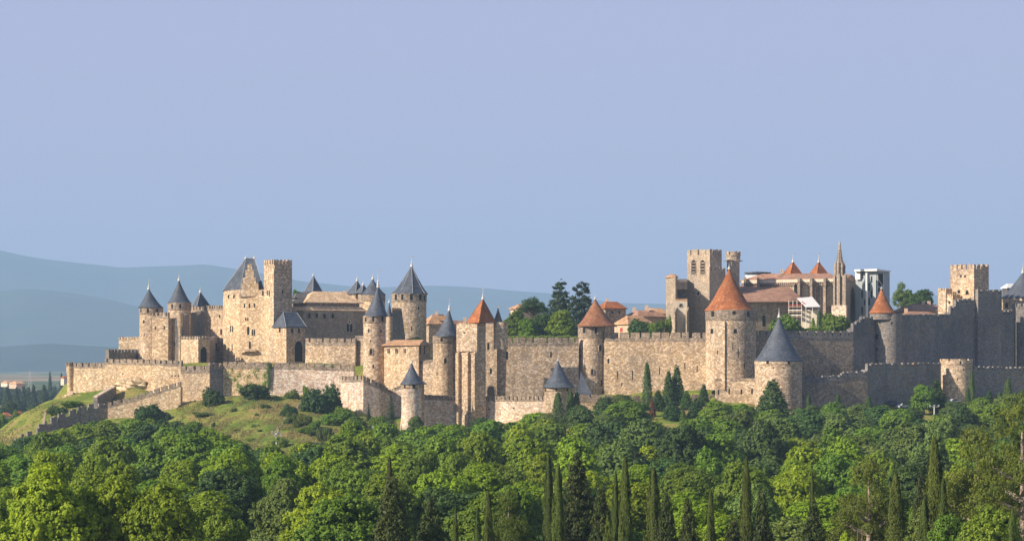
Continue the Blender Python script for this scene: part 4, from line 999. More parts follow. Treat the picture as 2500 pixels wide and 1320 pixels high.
# restoration covers
def works():
    d = 800; s = d / F
    t = thing('scaffold_tower', 'tall grey sheeted scaffold block with a white roof and open bay beside the spire', 'scaffolding', W3(2110, 800, d))
    pl = [P2(2089, 797), P2(2140, 792), P2(2172, 800), P2(2122, 808)]
    o, b = block(t, pl, Z(664, d), Z(830, d), 'sheet', 'sheeting')
    A, B = Vector(pl[0]), Vector(pl[1])
    MB().add([W3(2088, 658, 796), W3(2100, 658, 795), W3(2100, 682, 795), W3(2088, 682, 796)], [(3, 2, 1, 0)]).build('white_panel', M['white'], t)
    for i, (px, py, hh) in enumerate([(2106, 672, 18), (2128, 682, 16), (2122, 700, 18), (2105, 718, 18), (2128, 718, 18), (2122, 736, 18), (2105, 758, 18), (2112, 738, 14), (2133, 760, 16)]):
        window(t, b, px, py, 3.5, hh, mat='glass', name='window')
    op = window(t, b, 2148, 700, 20, 66, mat='hole', name='open_bay', proud=.02)
    br = MB()
    def onface(px, py):
        dd = Vector(((px - CX) / F, 1, -(py - HZ) / F)).normalized(); loc, nor, _, _ = b.ray_cast(Vector((0, 0, 0)), dd); return loc + nor * .25
    for a, c in (((2141, 680), (2155, 700)), ((2155, 700), (2141, 718)), ((2141, 718), (2155, 738)), ((2141, 668), (2141, 745)), ((2155, 668), (2155, 745)), ((2141, 700), (2155, 700)), ((2141, 720), (2155, 720))):
        br.tube([onface(*a), onface(*c)], [.13, .13], 4)
    br.build('bracing', M['white'], op or t)
    rf = MB(); e = [P2(2086, 795), P2(2141, 790), P2(2175, 799), P2(2120, 810)]
    rf.prism(e, Z(664, d) + .01, [Z(659, d), Z(659, d), Z(661, d), Z(657, d)]); rf.build('roof_sheet', M['white'], t)
    MB().tube([W3(2116, 780, 790), W3(2116, 666, 790)], [.38, .38], 8).build('chute', M['white'], t)
    # small canopy in front of the aisle
    t = thing('scaffold_canopy', 'white tin canopy on red and white scaffold poles beside the basilica aisle', 'scaffolding', W3(1965, 810, 772))
    vs = [W3(1946, 727, 775), W3(1983, 724, 778), W3(2003, 748, 770), W3(1968, 749, 768)]
    MB().add(vs + [v - Vector((0, 0, .2)) for v in vs], [(0, 1, 2, 3), (7, 6, 5, 4), (3, 2, 6, 7), (0, 3, 7, 4), (1, 0, 4, 5), (2, 1, 5, 6)]).build('canopy_sheet', M['white'], t)
    for px, d_, y0 in ((1926, 773, 733), (1936, 773, 733), (1946, 772, 733), (1957, 770, 735), (1968, 769, 748), (1984, 769, 748), (1999, 770, 748)):
        MB().tube([W3(px, 815, d_), W3(px, y0, d_)], [.1, .1], 5).build('pole', M['white'], t)
    for y in (745, 757, 769):
        MB().tube([W3(1924, y, 772.6), W3(1958, y, 769.8)], [.12, .12], 5).build('rail', M['red' if y == 745 else 'white'], t)
        MB().prism([P2(1924, 772.5), P2(1958, 769.7), P2(1959, 771.5), P2(1925, 774)], Z(y + 4, 772), Z(y + 3, 772)).build('deck', M['plaster'], t)
    MB().prism([P2(1958, 772), P2(1999, 771), P2(1999, 775), P2(1958, 776)], Z(815, 772), Z(756, 772)).build('hoarding', M['plaster_w'], t)
    MB().tube([W3(1957, 735, 771), W3(1978, 750, 770)], [.14, .14], 5).build('brace', M['red'], t)
    # drum cover behind the stair turret
    t = thing('scaffold_drum', 'white round cover with a dark flat lid behind the octagonal stair turret', 'scaffolding', W3(1845, 700, 840))
    cx, cy = P2(1850, 840); q = 840 / F
    MB().lathe(cx, cy, [(30 * q, Z(700, 840)), (31 * q, Z(672, 840))], 18).build('cover', M['white'], t)
    MB().lathe(cx, cy, [(22 * q, Z(672, 840)), (32 * q, Z(668, 840)), (33 * q, Z(665, 840)), (6 * q, Z(663, 840))], 18).build('lid', M['slate'], t)
    mm = MB()
    for k in range(9): mm.tube([(cx + (k - 4) * 1.0, cy, Z(665, 840)), (cx + (k - 4) * 1.0, cy, Z(660 - (k % 3) * 3, 840))], [.06, .06], 4)
    mm.build('railing', M['steel'], t)
works()

# ------------------------------------------------------------------ houses in the town and the plain
def house(label, a, b, c, d, eave, ridge_y, base, wall='plaster', roof='tile_pale', th=35, wins=(), group='town houses', chim=None, along='right', name='town_house', over=.45):
    pl = plan(a, b, c, d, th); t = thing(name, label, 'house', (pl[1][0], pl[1][1], Z(base, d)), group)
    o, bv = block(t, pl, Z(eave, d), Z(base, d), wall, wins=())
    for wd in wins: window(t, bv, *wd[:4], mat=wd[4] if len(wd) > 4 else 'hole')
    k = 1 if along == 'right' else 0; pp = merge_plan(pl, k)
    m1, m2 = mid(pp[0], pp[3]), mid(pp[1], pp[2]); f = .22
    q1 = (m1[0] * (1 - f) + m2[0] * f, m1[1] * (1 - f) + m2[1] * f); q2 = (m1[0] * f + m2[0] * (1 - f), m1[1] * f + m2[1] * (1 - f))
    dz = (q1[1] + q2[1]) / 2
    r = hip(t, pp, Z(eave, d) + .01, [Vector((*q1, Z(ridge_y, dz))), Vector((*q2, Z(ridge_y, dz)))], roof, over, flash=False)
    if chim:
        for cpx in chim: MB().box((X(cpx, dz), dz, Z(ridge_y, dz) - 1), 1.0, .8, 2.0).build('chimney', M['plaster'], r)
    return t
house('pink tiled house behind the blue-coned round tower', 1040, 1052, 1100, 800, 782, 767, 830, 'plaster', 'tile_pale', 30, chim=(1066,), wins=[(1046, 795, 4, 8), (1062, 796, 5, 9, 'shutter'), (1080, 797, 5, 9)])
house('low tiled house squeezed between the blue cone and the orange pyramid', 1085, 1100, 1150, 790, 792, 782, 830, 'plaster', 'tile_pink', 30, chim=(1135,))
house('lower tiled gable beside the large faceted castle tower', 1040, 1047, 1078, 790, 790, 779, 930, 'brown', 'tile_pale', 25)
house('cream villa peeping out left of the umbrella pine', 1246, 1262, 1320, 830, 752, 742, 820, 'plaster', 'tile_pale', 30, wins=[(1256, 760, 4, 7), (1272, 761, 4, 7)])
house('stone house with an orange hipped roof behind the middle orange cone', 1458, 1478, 1528, 800, 752, 736, 830, 'brown', 'tile', 30, wins=[(1512, 762, 4, 6), (1495, 762, 4, 6)], chim=(1482,))
house('long tiled house with an ivy-covered gable left of the basilica', 1500, 1535, 1596, 768, 790, 770, 830, 'plaster', 'tile_pale', 40, wins=[(1517, 805, 6, 10, 'shutter')])
house('row of pinkish roofs behind the ivy gable house', 1522, 1560, 1628, 800, 772, 757, 830, 'plaster', 'tile_pink', 30, chim=(1581, 1548))
house('distant tiled roof touching the basilica buttress', 1560, 1590, 1640, 830, 765, 752, 830, 'plaster', 'tile_pale', 25, chim=(1578,))
house('brownish tiled roof right of the small orange cone tower', 2178, 2230, 2325, 800, 758, 742, 800, 'plaster', 'tile_pink', 25, chim=(2254, 2268))
house('long low reddish roof just above the high shaded wall', 2185, 2215, 2300, 775, 772, 760, 800, 'plaster', 'tile_pink', 22, chim=(2212,))
house('pale roof with white railing behind the last slate tower', 2447, 2460, 2485, 830, 702, 692, 790, 'slate_brown', 'white', 30, group=None)
G_F = 'farmhouses on the far plain'
house('distant pink-roofed farmhouse left of the pylon', 22, 40, 62, 1900, 936, 929, 948, 'plaster', 'tile_pale', 30, group=G_F, name='farmhouse')
house('distant pale farmhouse at the far left edge', 2, 18, 34, 2100, 934, 929, 944, 'plaster_w', 'tile_pale', 30, group=G_F, name='farmhouse')
house('distant red roof beside the corner turret', 148, 156, 172, 1700, 922, 917, 940, 'plaster_w', 'tile', 30, group=G_F, name='farmhouse')
house('orange-roofed house at the foot of the left hill', 0, 10, 28, 1050, 1014, 1006, 1024, 'plaster_w', 'tile', 30, group=G_F, name='farmhouse')
house('small tan house beside the left hill track', 38, 44, 54, 1080, 1008, 1002, 1014, 'plaster', 'tile', 30, group=G_F, name='farmhouse')

# ------------------------------------------------------------------ foliage meshes
def leaf_mesh(name, centers, normals, sizes, tints, seed, aspect=.62, updir=None):
    rg = np.random.default_rng(seed); n = len(centers)
    nr = normals / np.maximum(1e-6, np.linalg.norm(normals, axis=1))[:, None]
    rv = rg.normal(size=(n, 3)) if updir is None else updir + rg.normal(size=(n, 3)) * .35
    u = rv - nr * np.sum(rv * nr, 1)[:, None]; u /= np.maximum(1e-6, np.linalg.norm(u, axis=1))[:, None]
    v = np.cross(nr, u); s = sizes[:, None]
    bend = nr * s * .18
    P = np.stack([centers - u * s, centers - v * s * aspect + bend * rg.uniform(-1, 1, (n, 1)), centers + u * s, centers + v * s * aspect + bend * rg.uniform(-1, 1, (n, 1))], 1).reshape(-1, 3)
    me = bpy.data.meshes.new(name); me.vertices.add(4 * n); me.vertices.foreach_set('co', P.ravel().astype(np.float32))
    me.loops.add(4 * n); me.loops.foreach_set('vertex_index', np.arange(4 * n, dtype=np.int32))
    me.polygons.add(n); me.polygons.foreach_set('loop_start', np.arange(0, 4 * n, 4, dtype=np.int32)); me.polygons.foreach_set('loop_total', np.full(n, 4, dtype=np.int32))
    me.update(calc_edges=True)
    a = me.attributes.new('tint', 'FLOAT', 'FACE'); a.data.foreach_set('value', np.clip(tints, 0, 1).astype(np.float32))
    return me
def unit(rg, n):
    v = rg.normal(size=(n, 3)); return v / np.linalg.norm(v, axis=1)[:, None]
def shell(rg, lobes, per_area, tuft_n, tuft_r, leaf, low=-.35, out=.9):
    """tufts of leaves on the outer surface of a cloud of ellipsoids"""
    Cn, Nn, Sz, Tn = [], [], [], []
    lb = np.array([list(c) + list(r) for c, r in lobes])
    for i, row in enumerate(lb):
        c, r = row[:3], row[3:]; area = 4 * math.pi * (np.prod(r) ** (2 / 3)); k = int(area * per_area)
        dr = unit(rg, k); dr = dr[dr[:, 2] > low]
        p = c + dr * r * rg.uniform(.82, 1.22, (len(dr), 1))
        inside = np.zeros(len(p), bool)
        for j, o in enumerate(lb):
            if j != i: inside |= (np.sum(((p - o[:3]) / (o[3:] * .86)) ** 2, 1) < 1)
        p, dr = p[~inside], dr[~inside]; m = len(p)
        if not m: continue
        tt = rg.uniform(0, 1, m)
        rep = np.repeat(np.arange(m), tuft_n); q = p[rep] + unit(rg, m * tuft_n) * tuft_r * rg.uniform(.3, 1, (m * tuft_n, 1)) * np.array([1, 1, .8])
        nn = dr[rep] * out * .8 + unit(rg, m * tuft_n) * .5 + (q - p[rep]) / tuft_r * 1.0 + np.array([0, 0, .25])
        Cn.append(q); Nn.append(nn); Sz.append(leaf * rg.uniform(.65, 1.3, len(q))); Tn.append(tt[rep] * .55 + rg.uniform(0, .45, len(q)))
        k2 = int(k * .9); d2 = unit(rg, k2); Cn.append(c + d2 * r * .72); Nn.append(d2); Sz.append(np.full(k2, leaf * 2.4)); Tn.append(np.full(k2, .1))  # inner filler leaves with a dark tint, painting shade into the crown's depths
    return np.concatenate(Cn), np.concatenate(Nn), np.concatenate(Sz), np.concatenate(Tn)
def trunk_mesh(name, h, r, limbs, seed, spread, top=.75):
    rg = random.Random(seed); mb = MB()
    pts = [Vector((0, 0, -.6))]
    for k in range(1, 7): pts.append(Vector((rg.uniform(-.12, .12) * k, rg.uniform(-.12, .12) * k, h * top * k / 6)))
    mb.tube(pts, [r * (1.25 - .17 * k) for k in range(7)], 8)
    for i in range(limbs):
        k = rg.randint(2, 5); a = rg.uniform(0, 6.28); p = pts[k]; q = []
        for j in range(5):
            f = j / 4; q.append(p + Vector((math.cos(a) * spread * f, math.sin(a) * spread * f, h * .28 * f ** .8)) + Vector((rg.uniform(-.2, .2), rg.uniform(-.2, .2), rg.uniform(-.2, .2))) * f)
        mb.tube(q, [r * .5 * (1 - .8 * j / 4) for j in range(5)], 6)
    return mb.mesh(name)
TREES = {}
def broad(seed, near):
    """broadleaf, 12 m tall 10 m wide"""
    rg = np.random.default_rng(seed); lobes = []
    n = int(rg.integers(13, 22))
    for i in range(n):
        a = i * 2.4 + rg.uniform(-.4, .4); f = (i + .5) / n; ring = math.sqrt(f) * 3.4
        z = 9.3 - 5.4 * f ** 1.4 + rg.uniform(-1.3, 1.3); r = rg.uniform(1.05, 2.1)
        lobes.append(((math.cos(a) * ring, math.sin(a) * ring, z), (r * rg.uniform(.8, 1.2), r * rg.uniform(.8, 1.2), r * rg.uniform(.7, 1.15))))
    for i in range(5): a = i * 1.26; lobes.append(((math.cos(a) * 2.4, math.sin(a) * 2.4, 3.4), (2.0, 2.0, 1.9)))
    lobes.append(((0, 0, 6.5), (3.2, 3.2, 3.0)))
    c, nn, s, t = shell(rg, lobes, 4.6 if near else 2.3, 15 if near else 11, .40 if near else .52, .165 if near else .27)
    return leaf_mesh('broadleaf_crown', c, nn, s, t, seed)
def bushm(seed):
    rg = np.random.default_rng(seed); lobes = [((0, 0, 1.0), (2.3, 1.9, 1.9))]
    for i in range(9): a = i * .7 + rg.uniform(-.2, .2); q = rg.uniform(1.0, 2.2); lobes.append(((math.cos(a) * q, math.sin(a) * q, rg.uniform(.5, 2.6)), (rg.uniform(.9, 1.4),) * 3))
    c, nn, s, t = shell(rg, lobes, 4.0, 11, .32, .17, low=-.9); return leaf_mesh('bush_foliage', c, nn, s, t, seed)
def spindle(seed, n, H=12., Rm=1.0, leaf=.2, lump=.3, sharp=.8, wig=5, low=.02, squat=False):
    rg = np.random.default_rng(seed); f = rg.uniform(0, 1, n) ** .8; ang = rg.uniform(0, 2 * math.pi, n)
    prof = (np.minimum(1, (f + .04) * 5) ** .6) * (1 - f) ** sharp
    prof = prof / prof.max()
    ph = rg.uniform(0, 6.28, 8)
    lumpy = 1 + lump * (np.sin(ang * wig + ph[0] + f * 3) * .5 + np.sin(ang * 3 + f * 17 + ph[1]) * .45 + np.sin(f * 41 + ang * 2 + ph[2]) * .35 + np.sin(f * 73 + ang * 5 + ph[3]) * .25)
    r = Rm * prof * lumpy * rg.uniform(.78, 1.08, n) + .05
    c = np.stack([np.cos(ang) * r, np.sin(ang) * r, low * H + f * (1 - low) * H], 1)
    nn = np.stack([np.cos(ang), np.sin(ang), .35 + 0 * f], 1) + unit(rg, n) * .55
    tint = .5 + .4 * np.sin(ang * wig + ph[0]) * .6 + rg.uniform(-.35, .35, n) + .15
    return c, nn, leaf * rg.uniform(.6, 1.3, n), tint, rg
def cypressm(seed, near):
    c, nn, s, t, rg = spindle(seed, 18000 if near else 4200, 12, 1.30, .11 if near else .2, .32, .52, 5)
    return leaf_mesh('cypress_crown', c, nn, s, t, seed, .4, np.array([0, 0, 1.0]))
def conifm(seed, near):
    rg = np.random.default_rng(seed); lobes = [((0, 0, 4.6), (1.7, 1.7, 4.6))]
    for i in range(34):
        f = i / 34; a = i * 2.4; rr = (1 - f) ** .75 * 2.25 + .12; z = .8 + f * 10.6
        lobes.append(((math.cos(a) * rr * .85, math.sin(a) * rr * .85, z), ((1 - f) * .75 + .30, (1 - f) * .75 + .30, (1 - f) * .9 + .7)))
    c, nn, s, t = shell(rg, lobes, 5.0 if near else 2.6, 12 if near else 9, .30 if near else .4, .12 if near else .2, low=-.9)
    return leaf_mesh('conifer_crown', c, nn, s, t, seed, .5, np.array([0, 0, 1.0]))
def firm(seed, pw=.9, nt_=20, den=1.0):
    rg = np.random.default_rng(seed); Cn, Nn, S, T = [], [], [], []
    for k in range(nt_):
        f = k / nt_; z = 1 + f * 11; rr = (1 - f) ** pw * 2.9 + .15; nb = max(5, int((12 * (1 - f) + 4) * den))
        for b in range(nb):
            a = b / nb * 6.283 + rg.uniform(-.2, .2) + k; L_ = rr * rg.uniform(.75, 1.1); m = int(14 + 26 * (1 - f)); q = rg.uniform(.1, 1, m)
            p = np.stack([np.cos(a) * L_ * q, np.sin(a) * L_ * q, z - .55 * L_ * q ** 1.4 * .6 + 0 * q], 1) + rg.normal(size=(m, 3)) * np.array([.16, .16, .10])
            Cn.append(p); Nn.append(np.tile([0, 0, 1.0], (m, 1)) + unit(rg, m) * .5 + np.array([math.cos(a) * .4, math.sin(a) * .4, 0])); S.append(rg.uniform(.13, .26, m)); T.append(rg.uniform(0, 1, m))
    return leaf_mesh('fir_crown', np.concatenate(Cn), np.concatenate(Nn), np.concatenate(S), np.concatenate(T), seed, .5)
def pinem(seed, near=True, flat=False):
    """crown of loose needle clouds; returns crown and trunk"""
    rg = np.random.default_rng(seed); lobes = []; mb = MB(); rr = random.Random(seed)
    H = 12.0; stem = [Vector((0, 0, -.6)), Vector((.2, 0, 2)), Vector((-.1, .1, 4)), Vector((.3, 0, 6)), Vector((.1, .2, 8)), Vector((.2, 0, 10))]
    mb.tube(stem, [.42, .36, .31, .25, .18, .08], 8)
    nb = 15
    for i in range(nb):
        f = i / nb; a = i * 2.4 + rr.uniform(-.3, .3)
        k = 6 if flat else 3.2; z0 = k + f * (10 - k) * .75; ll = (4.6 if flat else 4.4) * (1 - .5 * f) * rr.uniform(.7, 1.1)
        p0 = Vector((.1, 0, z0)); p1 = p0 + Vector((math.cos(a) * ll * .5, math.sin(a) * ll * .5, .35 * ll * (.9 if flat else .4))); p2 = p0 + Vector((math.cos(a) * ll, math.sin(a) * ll, ll * (.45 if flat else .35)))
        mb.tube([p0, p1, p2], [.26 * (1.3 - f), .17, .06], 5)
        r = rr.uniform(.8, 1.7)
        lobes.append(((p2.x, p2.y, p2.z + .3), (r * 1.2, r * 1.2, r * .5)))
        if rr.random() < .45: lobes.append(((p1.x + rr.uniform(-.5, .5), p1.y + rr.uniform(-.5, .5), p1.z + .7), (r * .9, r * .9, r * .5)))
    lobes.append(((0, 0, 10.6), (1.9, 1.9, 1.2)))
    c, nn, s, t = shell(rg, lobes, 6.0 if near else 2.8, 14 if near else 9, .34 if near else .45, .10 if near else .2, low=-.8)
    return leaf_mesh('pine_crown', c, nn, s, t, seed, .35), mb.mesh('pine_trunk')
def reg(key, crowns, trunks, H, Wd): TREES[key] = (crowns, trunks, H, Wd)
bt = [trunk_mesh('tree_trunk', 11, .38, 6, k, 2.8) for k in range(3)]
ct = [trunk_mesh('tree_trunk', 11, .22, 0, 9, 1)]
reg('broad', [broad(10 + k, False) for k in range(5)], bt, 12.2, 10.6)
reg('broadn', [broad(20 + k, True) for k in range(4)], bt, 12.2, 10.6)
reg('bush', [bushm(30 + k) for k in range(3)], [trunk_mesh('shrub_stem', 2, .12, 4, 5, .8)], 3.9, 6.2)
reg('cypress', [cypressm(40 + k, False) for k in range(2)], ct, 12.1, 2.3)
reg('cypressn', [cypressm(44 + k, True) for k in range(3)], ct, 12.1, 2.3)
reg('conif', [conifm(50 + k, False) for k in range(2)], ct, 12.3, 5.4)
reg('conifn', [conifm(54 + k, True) for k in range(3)], ct, 12.3, 5.4)
def cedarm(seed, pw):
    rg = np.random.default_rng(seed); lobes = [((0, 0, 5.5), (1.1, 1.1, 5.2))]
    for k in range(13):
        f = k / 13; z = 1.2 + f * 10.2; rr = (1 - f) ** pw * 2.1 + .1; nb = int(6 - 3 * f)
        for b in range(nb):
            a = b / nb * 6.283 + k * .9 + rg.uniform(-.3, .3); q = rr * rg.uniform(.6, 1.15)
            lobes.append(((math.cos(a) * q, math.sin(a) * q, z + rg.uniform(-.2, .2)), (.95 - .5 * f, .95 - .5 * f, .42 - .1 * f)))
    c, nn, s_, t_ = shell(rg, lobes, 3.6, 9, .3, .17, low=-.9); return leaf_mesh('cedar_crown', c, nn, s_, t_, seed, .5)
reg('cedar', [cedarm(62, .55), cedarm(63, .35)], ct, 12.0, 5.6)
reg('fir', [firm(60), firm(61)], ct, 12.0, 5.8)
p1 = [pinem(70, True), pinem(71, True)]; p2 = [pinem(73, False, True), pinem(74, False, False)]
reg('pinen', [a for a, b in p1], [b for a, b in p1], 11.9, 11.0)
reg('pine', [a for a, b in p2], [b for a, b in p2], 11.9, 11.0)
CNT = {}
def tree(kind, px, ytop, wpx, d, mat, label, group=None, ybase=None, name=None, cat='tree', bark='bark', rz=None, var=None):
    crowns, trunks, H, Wd = TREES[kind]; k = CNT.get(kind, 0); CNT[kind] = k + 1
    x = X(px, d); zg = ground_z(x, d) if ybase is None else Z(ybase, d)
    h = Z(ytop, d) - zg; sx = wpx * d / F / Wd; sz = h / H
    nm = name or {'broad': 'broadleaf_tree', 'broadn': 'broadleaf_tree', 'bush': 'bush', 'cypress': 'cypress_tree', 'cypressn': 'cypress_tree', 'conif': 'conifer_tree', 'conifn': 'conifer_tree', 'fir': 'fir_tree', 'cedar': 'cedar_tree', 'pinen': 'pine_tree', 'pine': 'pine_tree'}[kind]
    t = thing(nm, label, cat if kind != 'bush' else 'bush', (x, d, zg), group)
    t.rotation_euler.z = rnd.uniform(0, 6.28) if rz is None else rz; t.scale = (sx, sx, sz)
    i = var if var is not None else k
    def put(nm2, me, mt):
        o = bpy.data.objects.new(nm2, me)
        if not me.materials: me.materials.append(mt)
        C.objects.link(o); o.parent = t
        o.material_slots[0].link = 'OBJECT'; o.material_slots[0].material = mt
    put('crown' if kind != 'bush' else 'foliage', crowns[i % len(crowns)], L[mat]); put('trunk' if kind != 'bush' else 'stem', trunks[i % len(trunks)], M[bark])
    return t
HERO = []   # (px, ytop, w, d) so that the fill keeps clear of the named trees
def H(kind, px, yt, w_, d, mat, label, **k):
    HERO.append((px, w_, d)); return tree(kind, px, yt, w_, d, mat, label, **k)
# hillside and walls
H('bush', 520, 945, 62, 702, 'deep', 'dark round bush at the foot of the square bastion')
H('bush', 625, 933, 84, 706, 'deep', 'large dark round bush below the ivy wall')
H('bush', 778, 938, 95, 688, 'deep', 'biggest dark bush against the left edge of the polygonal bastion')
H('bush', 812, 950, 50, 692, 'deep', 'smaller shaded bush tucked right of the biggest dark bush')
H('bush', 362, 982, 80, 699, 'deep', 'ragged dark bush in front of the climbing wall')
H('bush', 402, 1000, 36, 698, 'blue', 'small bush right of the ragged one before the climbing wall')
H('bush', 443, 988, 17, 712, 'deep', 'tiny round shrub beside the sloping slab')
H('bush', 178, 976, 62, 735, 'mid', 'spreading shrub above the dark stepped wall')
H('bush', 140, 990, 50, 728, 'deep', 'lower shrub left end above the dark stepped wall')
H('bush', 712, 950, 40, 712, 'grey', 'thin greyish shrub under the long pale outer wall')
H('bush', 748, 938, 20, 712, 'mid', 'small pointed green shrub at the wall foot left of the biggest bush')
H('bush', 500, 1005, 60, 690, 'grey', 'greyish scrub on the grass slope below the bastion')
H('bush', 625, 1060, 30, 660, 'grey', 'low brownish scrub low on the grass slope', )
H('fir', 955, 963, 40, 664, 'blue', 'dark fir tree beside the small slate-coned tower')
H('fir', 900, 983, 18, 680, 'blue', 'small young fir before the polygonal bastion')
H('fir', 868, 1000, 22, 672, 'deep', 'smallest fir left of the young fir before the bastion')
H('broad', 1015, 1012, 45, 676, 'grey', 'sparse grey-green tree at the right foot of the small slate-coned tower')
H('bush', 820, 1002, 90, 664, 'mid', 'green scrub below the biggest dark bush')
H('broad', 868, 1015, 75, 655, 'grey', 'yellowish soft tree below the polygonal bastion')
H('broad', 925, 1012, 60, 652, 'mid', 'green tree left of the fir')
H('bush', 852, 1048, 42, 640, 'rust', 'reddish brown shrub at the edge of the wood')
H('broad', 1302, 1005, 96, 640, 'plane', 'bright yellow-green tree below the pinkish outer wall')
H('cypress', 1362, 957, 27, 664, 'deep', 'cypress right in front of the wide slate-coned outer tower')
H('cypress', 1393, 950, 24, 667, 'deep', 'left of twin cypresses right of the wide slate cone')
H('cypress', 1408, 955, 20, 668, 'deep', 'right of twin cypresses right of the wide slate cone')
H('broad', 1396, 1000, 62, 655, 'deep', 'dark tree under the twin cypresses')
H('cypress', 1580, 884, 22, 690, 'deep', 'lone cypress standing before the long sunlit wall')
H('conif', 1632, 900, 34, 690, 'deep', 'left peak of the pair of dark conifers before the sunlit wall')
H('conif', 1652, 884, 42, 692, 'deep', 'taller right conifer of the pair before the sunlit wall')
H('conif', 1718, 934, 30, 690, 'deep', 'short conifer left of the low lit wall with loopholes')
H('conif', 1886, 920, 84, 668, 'deep', 'broad dark conifer against the big slate-coned outer tower')
H('conif', 1592, 968, 18, 668, 'rust', 'dead rust-brown conifer among the shrubs')
H('broad', 2255, 935, 72, 690, 'mid', 'green tree before the raised shaded outer wall')
H('conif', 2287, 922, 52, 696, 'deep', 'dark conifer beside the green tree before the shaded wall')
H('cypress', 2373, 903, 15, 712, 'deep', 'slender cypress beside the open round bastion')
H('cypress', 2363, 945, 14, 706, 'deep', 'short cypress just left of the slender one by the bastion')
H('cypress', 2461, 922, 20, 715, 'deep', 'cypress before the last stretch of outer wall')
H('cypress', 1974, 962, 12, 676, 'deep', 'slim cypress at the foot of the long low shaded wall, left one')
H('cypress', 2046, 960, 15, 676, 'deep', 'slim cypress at the foot of the long low shaded wall, right one')
for px, yt, w_, d, kd, lab in [(1532, 962, 30, 678, 'conif', 'small dark conifer left of the lone cypress before the sunlit wall'), (1607, 948, 40, 680, 'conif', 'dark conifer between the lone cypress and the pair of conifers'), (1676, 950, 34, 682, 'conif', 'dark conifer just right of the pair before the sunlit wall'),
        (1642, 975, 56, 662, 'conif', 'wide dark conifer in front of the pair of conifers'), (1700, 968, 44, 664, 'conif', 'dark conifer below the short conifer near the loopholed wall'), (1775, 985, 46, 662, 'conif', 'dark conifer under the low lit wall with loopholes'), (1560, 985, 20, 660, 'cypress', 'slim dark cypress among the shrubs below the lone cypress'),
        (1668, 1000, 16, 648, 'cypress', 'slim cypress low on the wooded bank right of centre'), (1835, 990, 44, 660, 'conif', 'dark conifer left of the broad one against the big slate tower'), (2120, 968, 22, 676, 'cypress', 'slim cypress before the corner of the raised shaded wall'), (2010, 985, 30, 664, 'conif', 'small conifer between the two slim cypresses under the shaded wall'),
        (2415, 950, 34, 690, 'conif', 'dark conifer right of the slender cypress by the bastion'), (2440, 955, 16, 692, 'cypress', 'thin cypress left of the one before the last stretch of wall')]:
    H(kd, px, yt, w_, d, 'deep', lab)
# garden trees inside the walls
H('cedar', 1367, 676, 76, 790, 'blue', 'dark conical cedar, left of the two rising behind the inner wall', ybase=830)
H('cedar', 1421, 678, 78, 786, 'blue', 'ragged dark cedar, right of the two rising behind the inner wall', ybase=830)
H('pine', 1302, 724, 76, 780, 'deep', 'umbrella pine behind the inner wall left of the cedars', ybase=830, var=0)
H('broad', 1258, 757, 80, 745, 'mid', 'leafy garden tree at the left behind the inner wall', ybase=832)
H('broad', 1325, 760, 60, 750, 'deep', 'darker garden tree under the umbrella pine', ybase=832)
H('broad', 1370, 755, 76, 742, 'mid', 'leafy garden tree below the cedars', ybase=832)
H('broad', 1290, 775, 60, 738, 'mid', 'lower garden tree in the middle behind the inner wall', ybase=832)
H('bush', 1560, 778, 70, 752, 'deep', 'ivy mass covering the gable of the long tiled house', ybase=815)
H('bush', 1601, 780, 44, 748, 'mid', 'bushy tree right of the ivy gable', ybase=815)
H('bush', 1632, 768, 17, 750, 'lime', 'lime-green creeper on the wall left of the basilica', ybase=812)
H('bush', 1913, 767, 80, 742, 'mid', 'round green tree behind the wall right of the big grey cone tip', ybase=812)
H('bush', 2042, 761, 84, 742, 'mid', 'round green tree below the stone spire', ybase=812)
H('cypress', 1985, 775, 12, 745, 'mid', 'small cypress before the scaffold canopy, left one', ybase=815)
H('cypress', 2000, 757, 13, 748, 'deep', 'small cypress before the scaffold canopy, right one', ybase=815)
H('pine', 2200, 688, 55, 860, 'grey', 'thin sparse tree behind the scaffold block', ybase=780, var=1)
H('broad', 2252, 703, 72, 850, 'deep', 'rounded pines behind the roofs left of the massive square tower', ybase=775)
H('broad', 2222, 706, 60, 870, 'mid', 'paler tree between the sparse tree and the rounded pines', ybase=775)
H('bush', 726, 706, 24, 800, 'mid', 'green treetop peeping right of the tall slender tower', ybase=730)
H('bush', 1010, 822, 44, 755, 'grey', 'small scrub at the foot of the large faceted castle tower', ybase=836)
def hedge(label, px0, px1, d, ytop, ybase, seed):
    rg = np.random.default_rng(seed); n = 5200; px = rg.uniform(px0, px1, n); x = X(1, d) * 0 + (px - CX) / F * d
    z0, z1 = Z(ybase, d), Z(ytop, d); z = z0 + (z1 - z0) * rg.uniform(0, 1, n) ** .5 + .25 * np.sin(px * .21) * np.sin(px * .077 + 1); y = d + rg.uniform(-.9, .9, n)
    c = np.stack([x, y, z], 1); base = np.array([X((px0 + px1) / 2, d), d, z0]); c -= base
    me = leaf_mesh('hedge', c, unit(rg, n) * .7 + np.array([-.3, -.8, .5]), rg.uniform(.15, .32, n), rg.uniform(0, 1, n), seed); me.materials.append(L['mid'])
    o = bpy.data.objects.new('hedge', me); C.objects.link(o); o.location = base; setp(o, label, 'hedge')
hedge('clipped green hedge running along the top of the inner wall under the garden trees', 1238, 1412, 722, 820, 842, 6)
hedge('low strip of greenery behind the wall in front of the scaffold canopy', 1880, 2085, 741, 800, 820, 7)
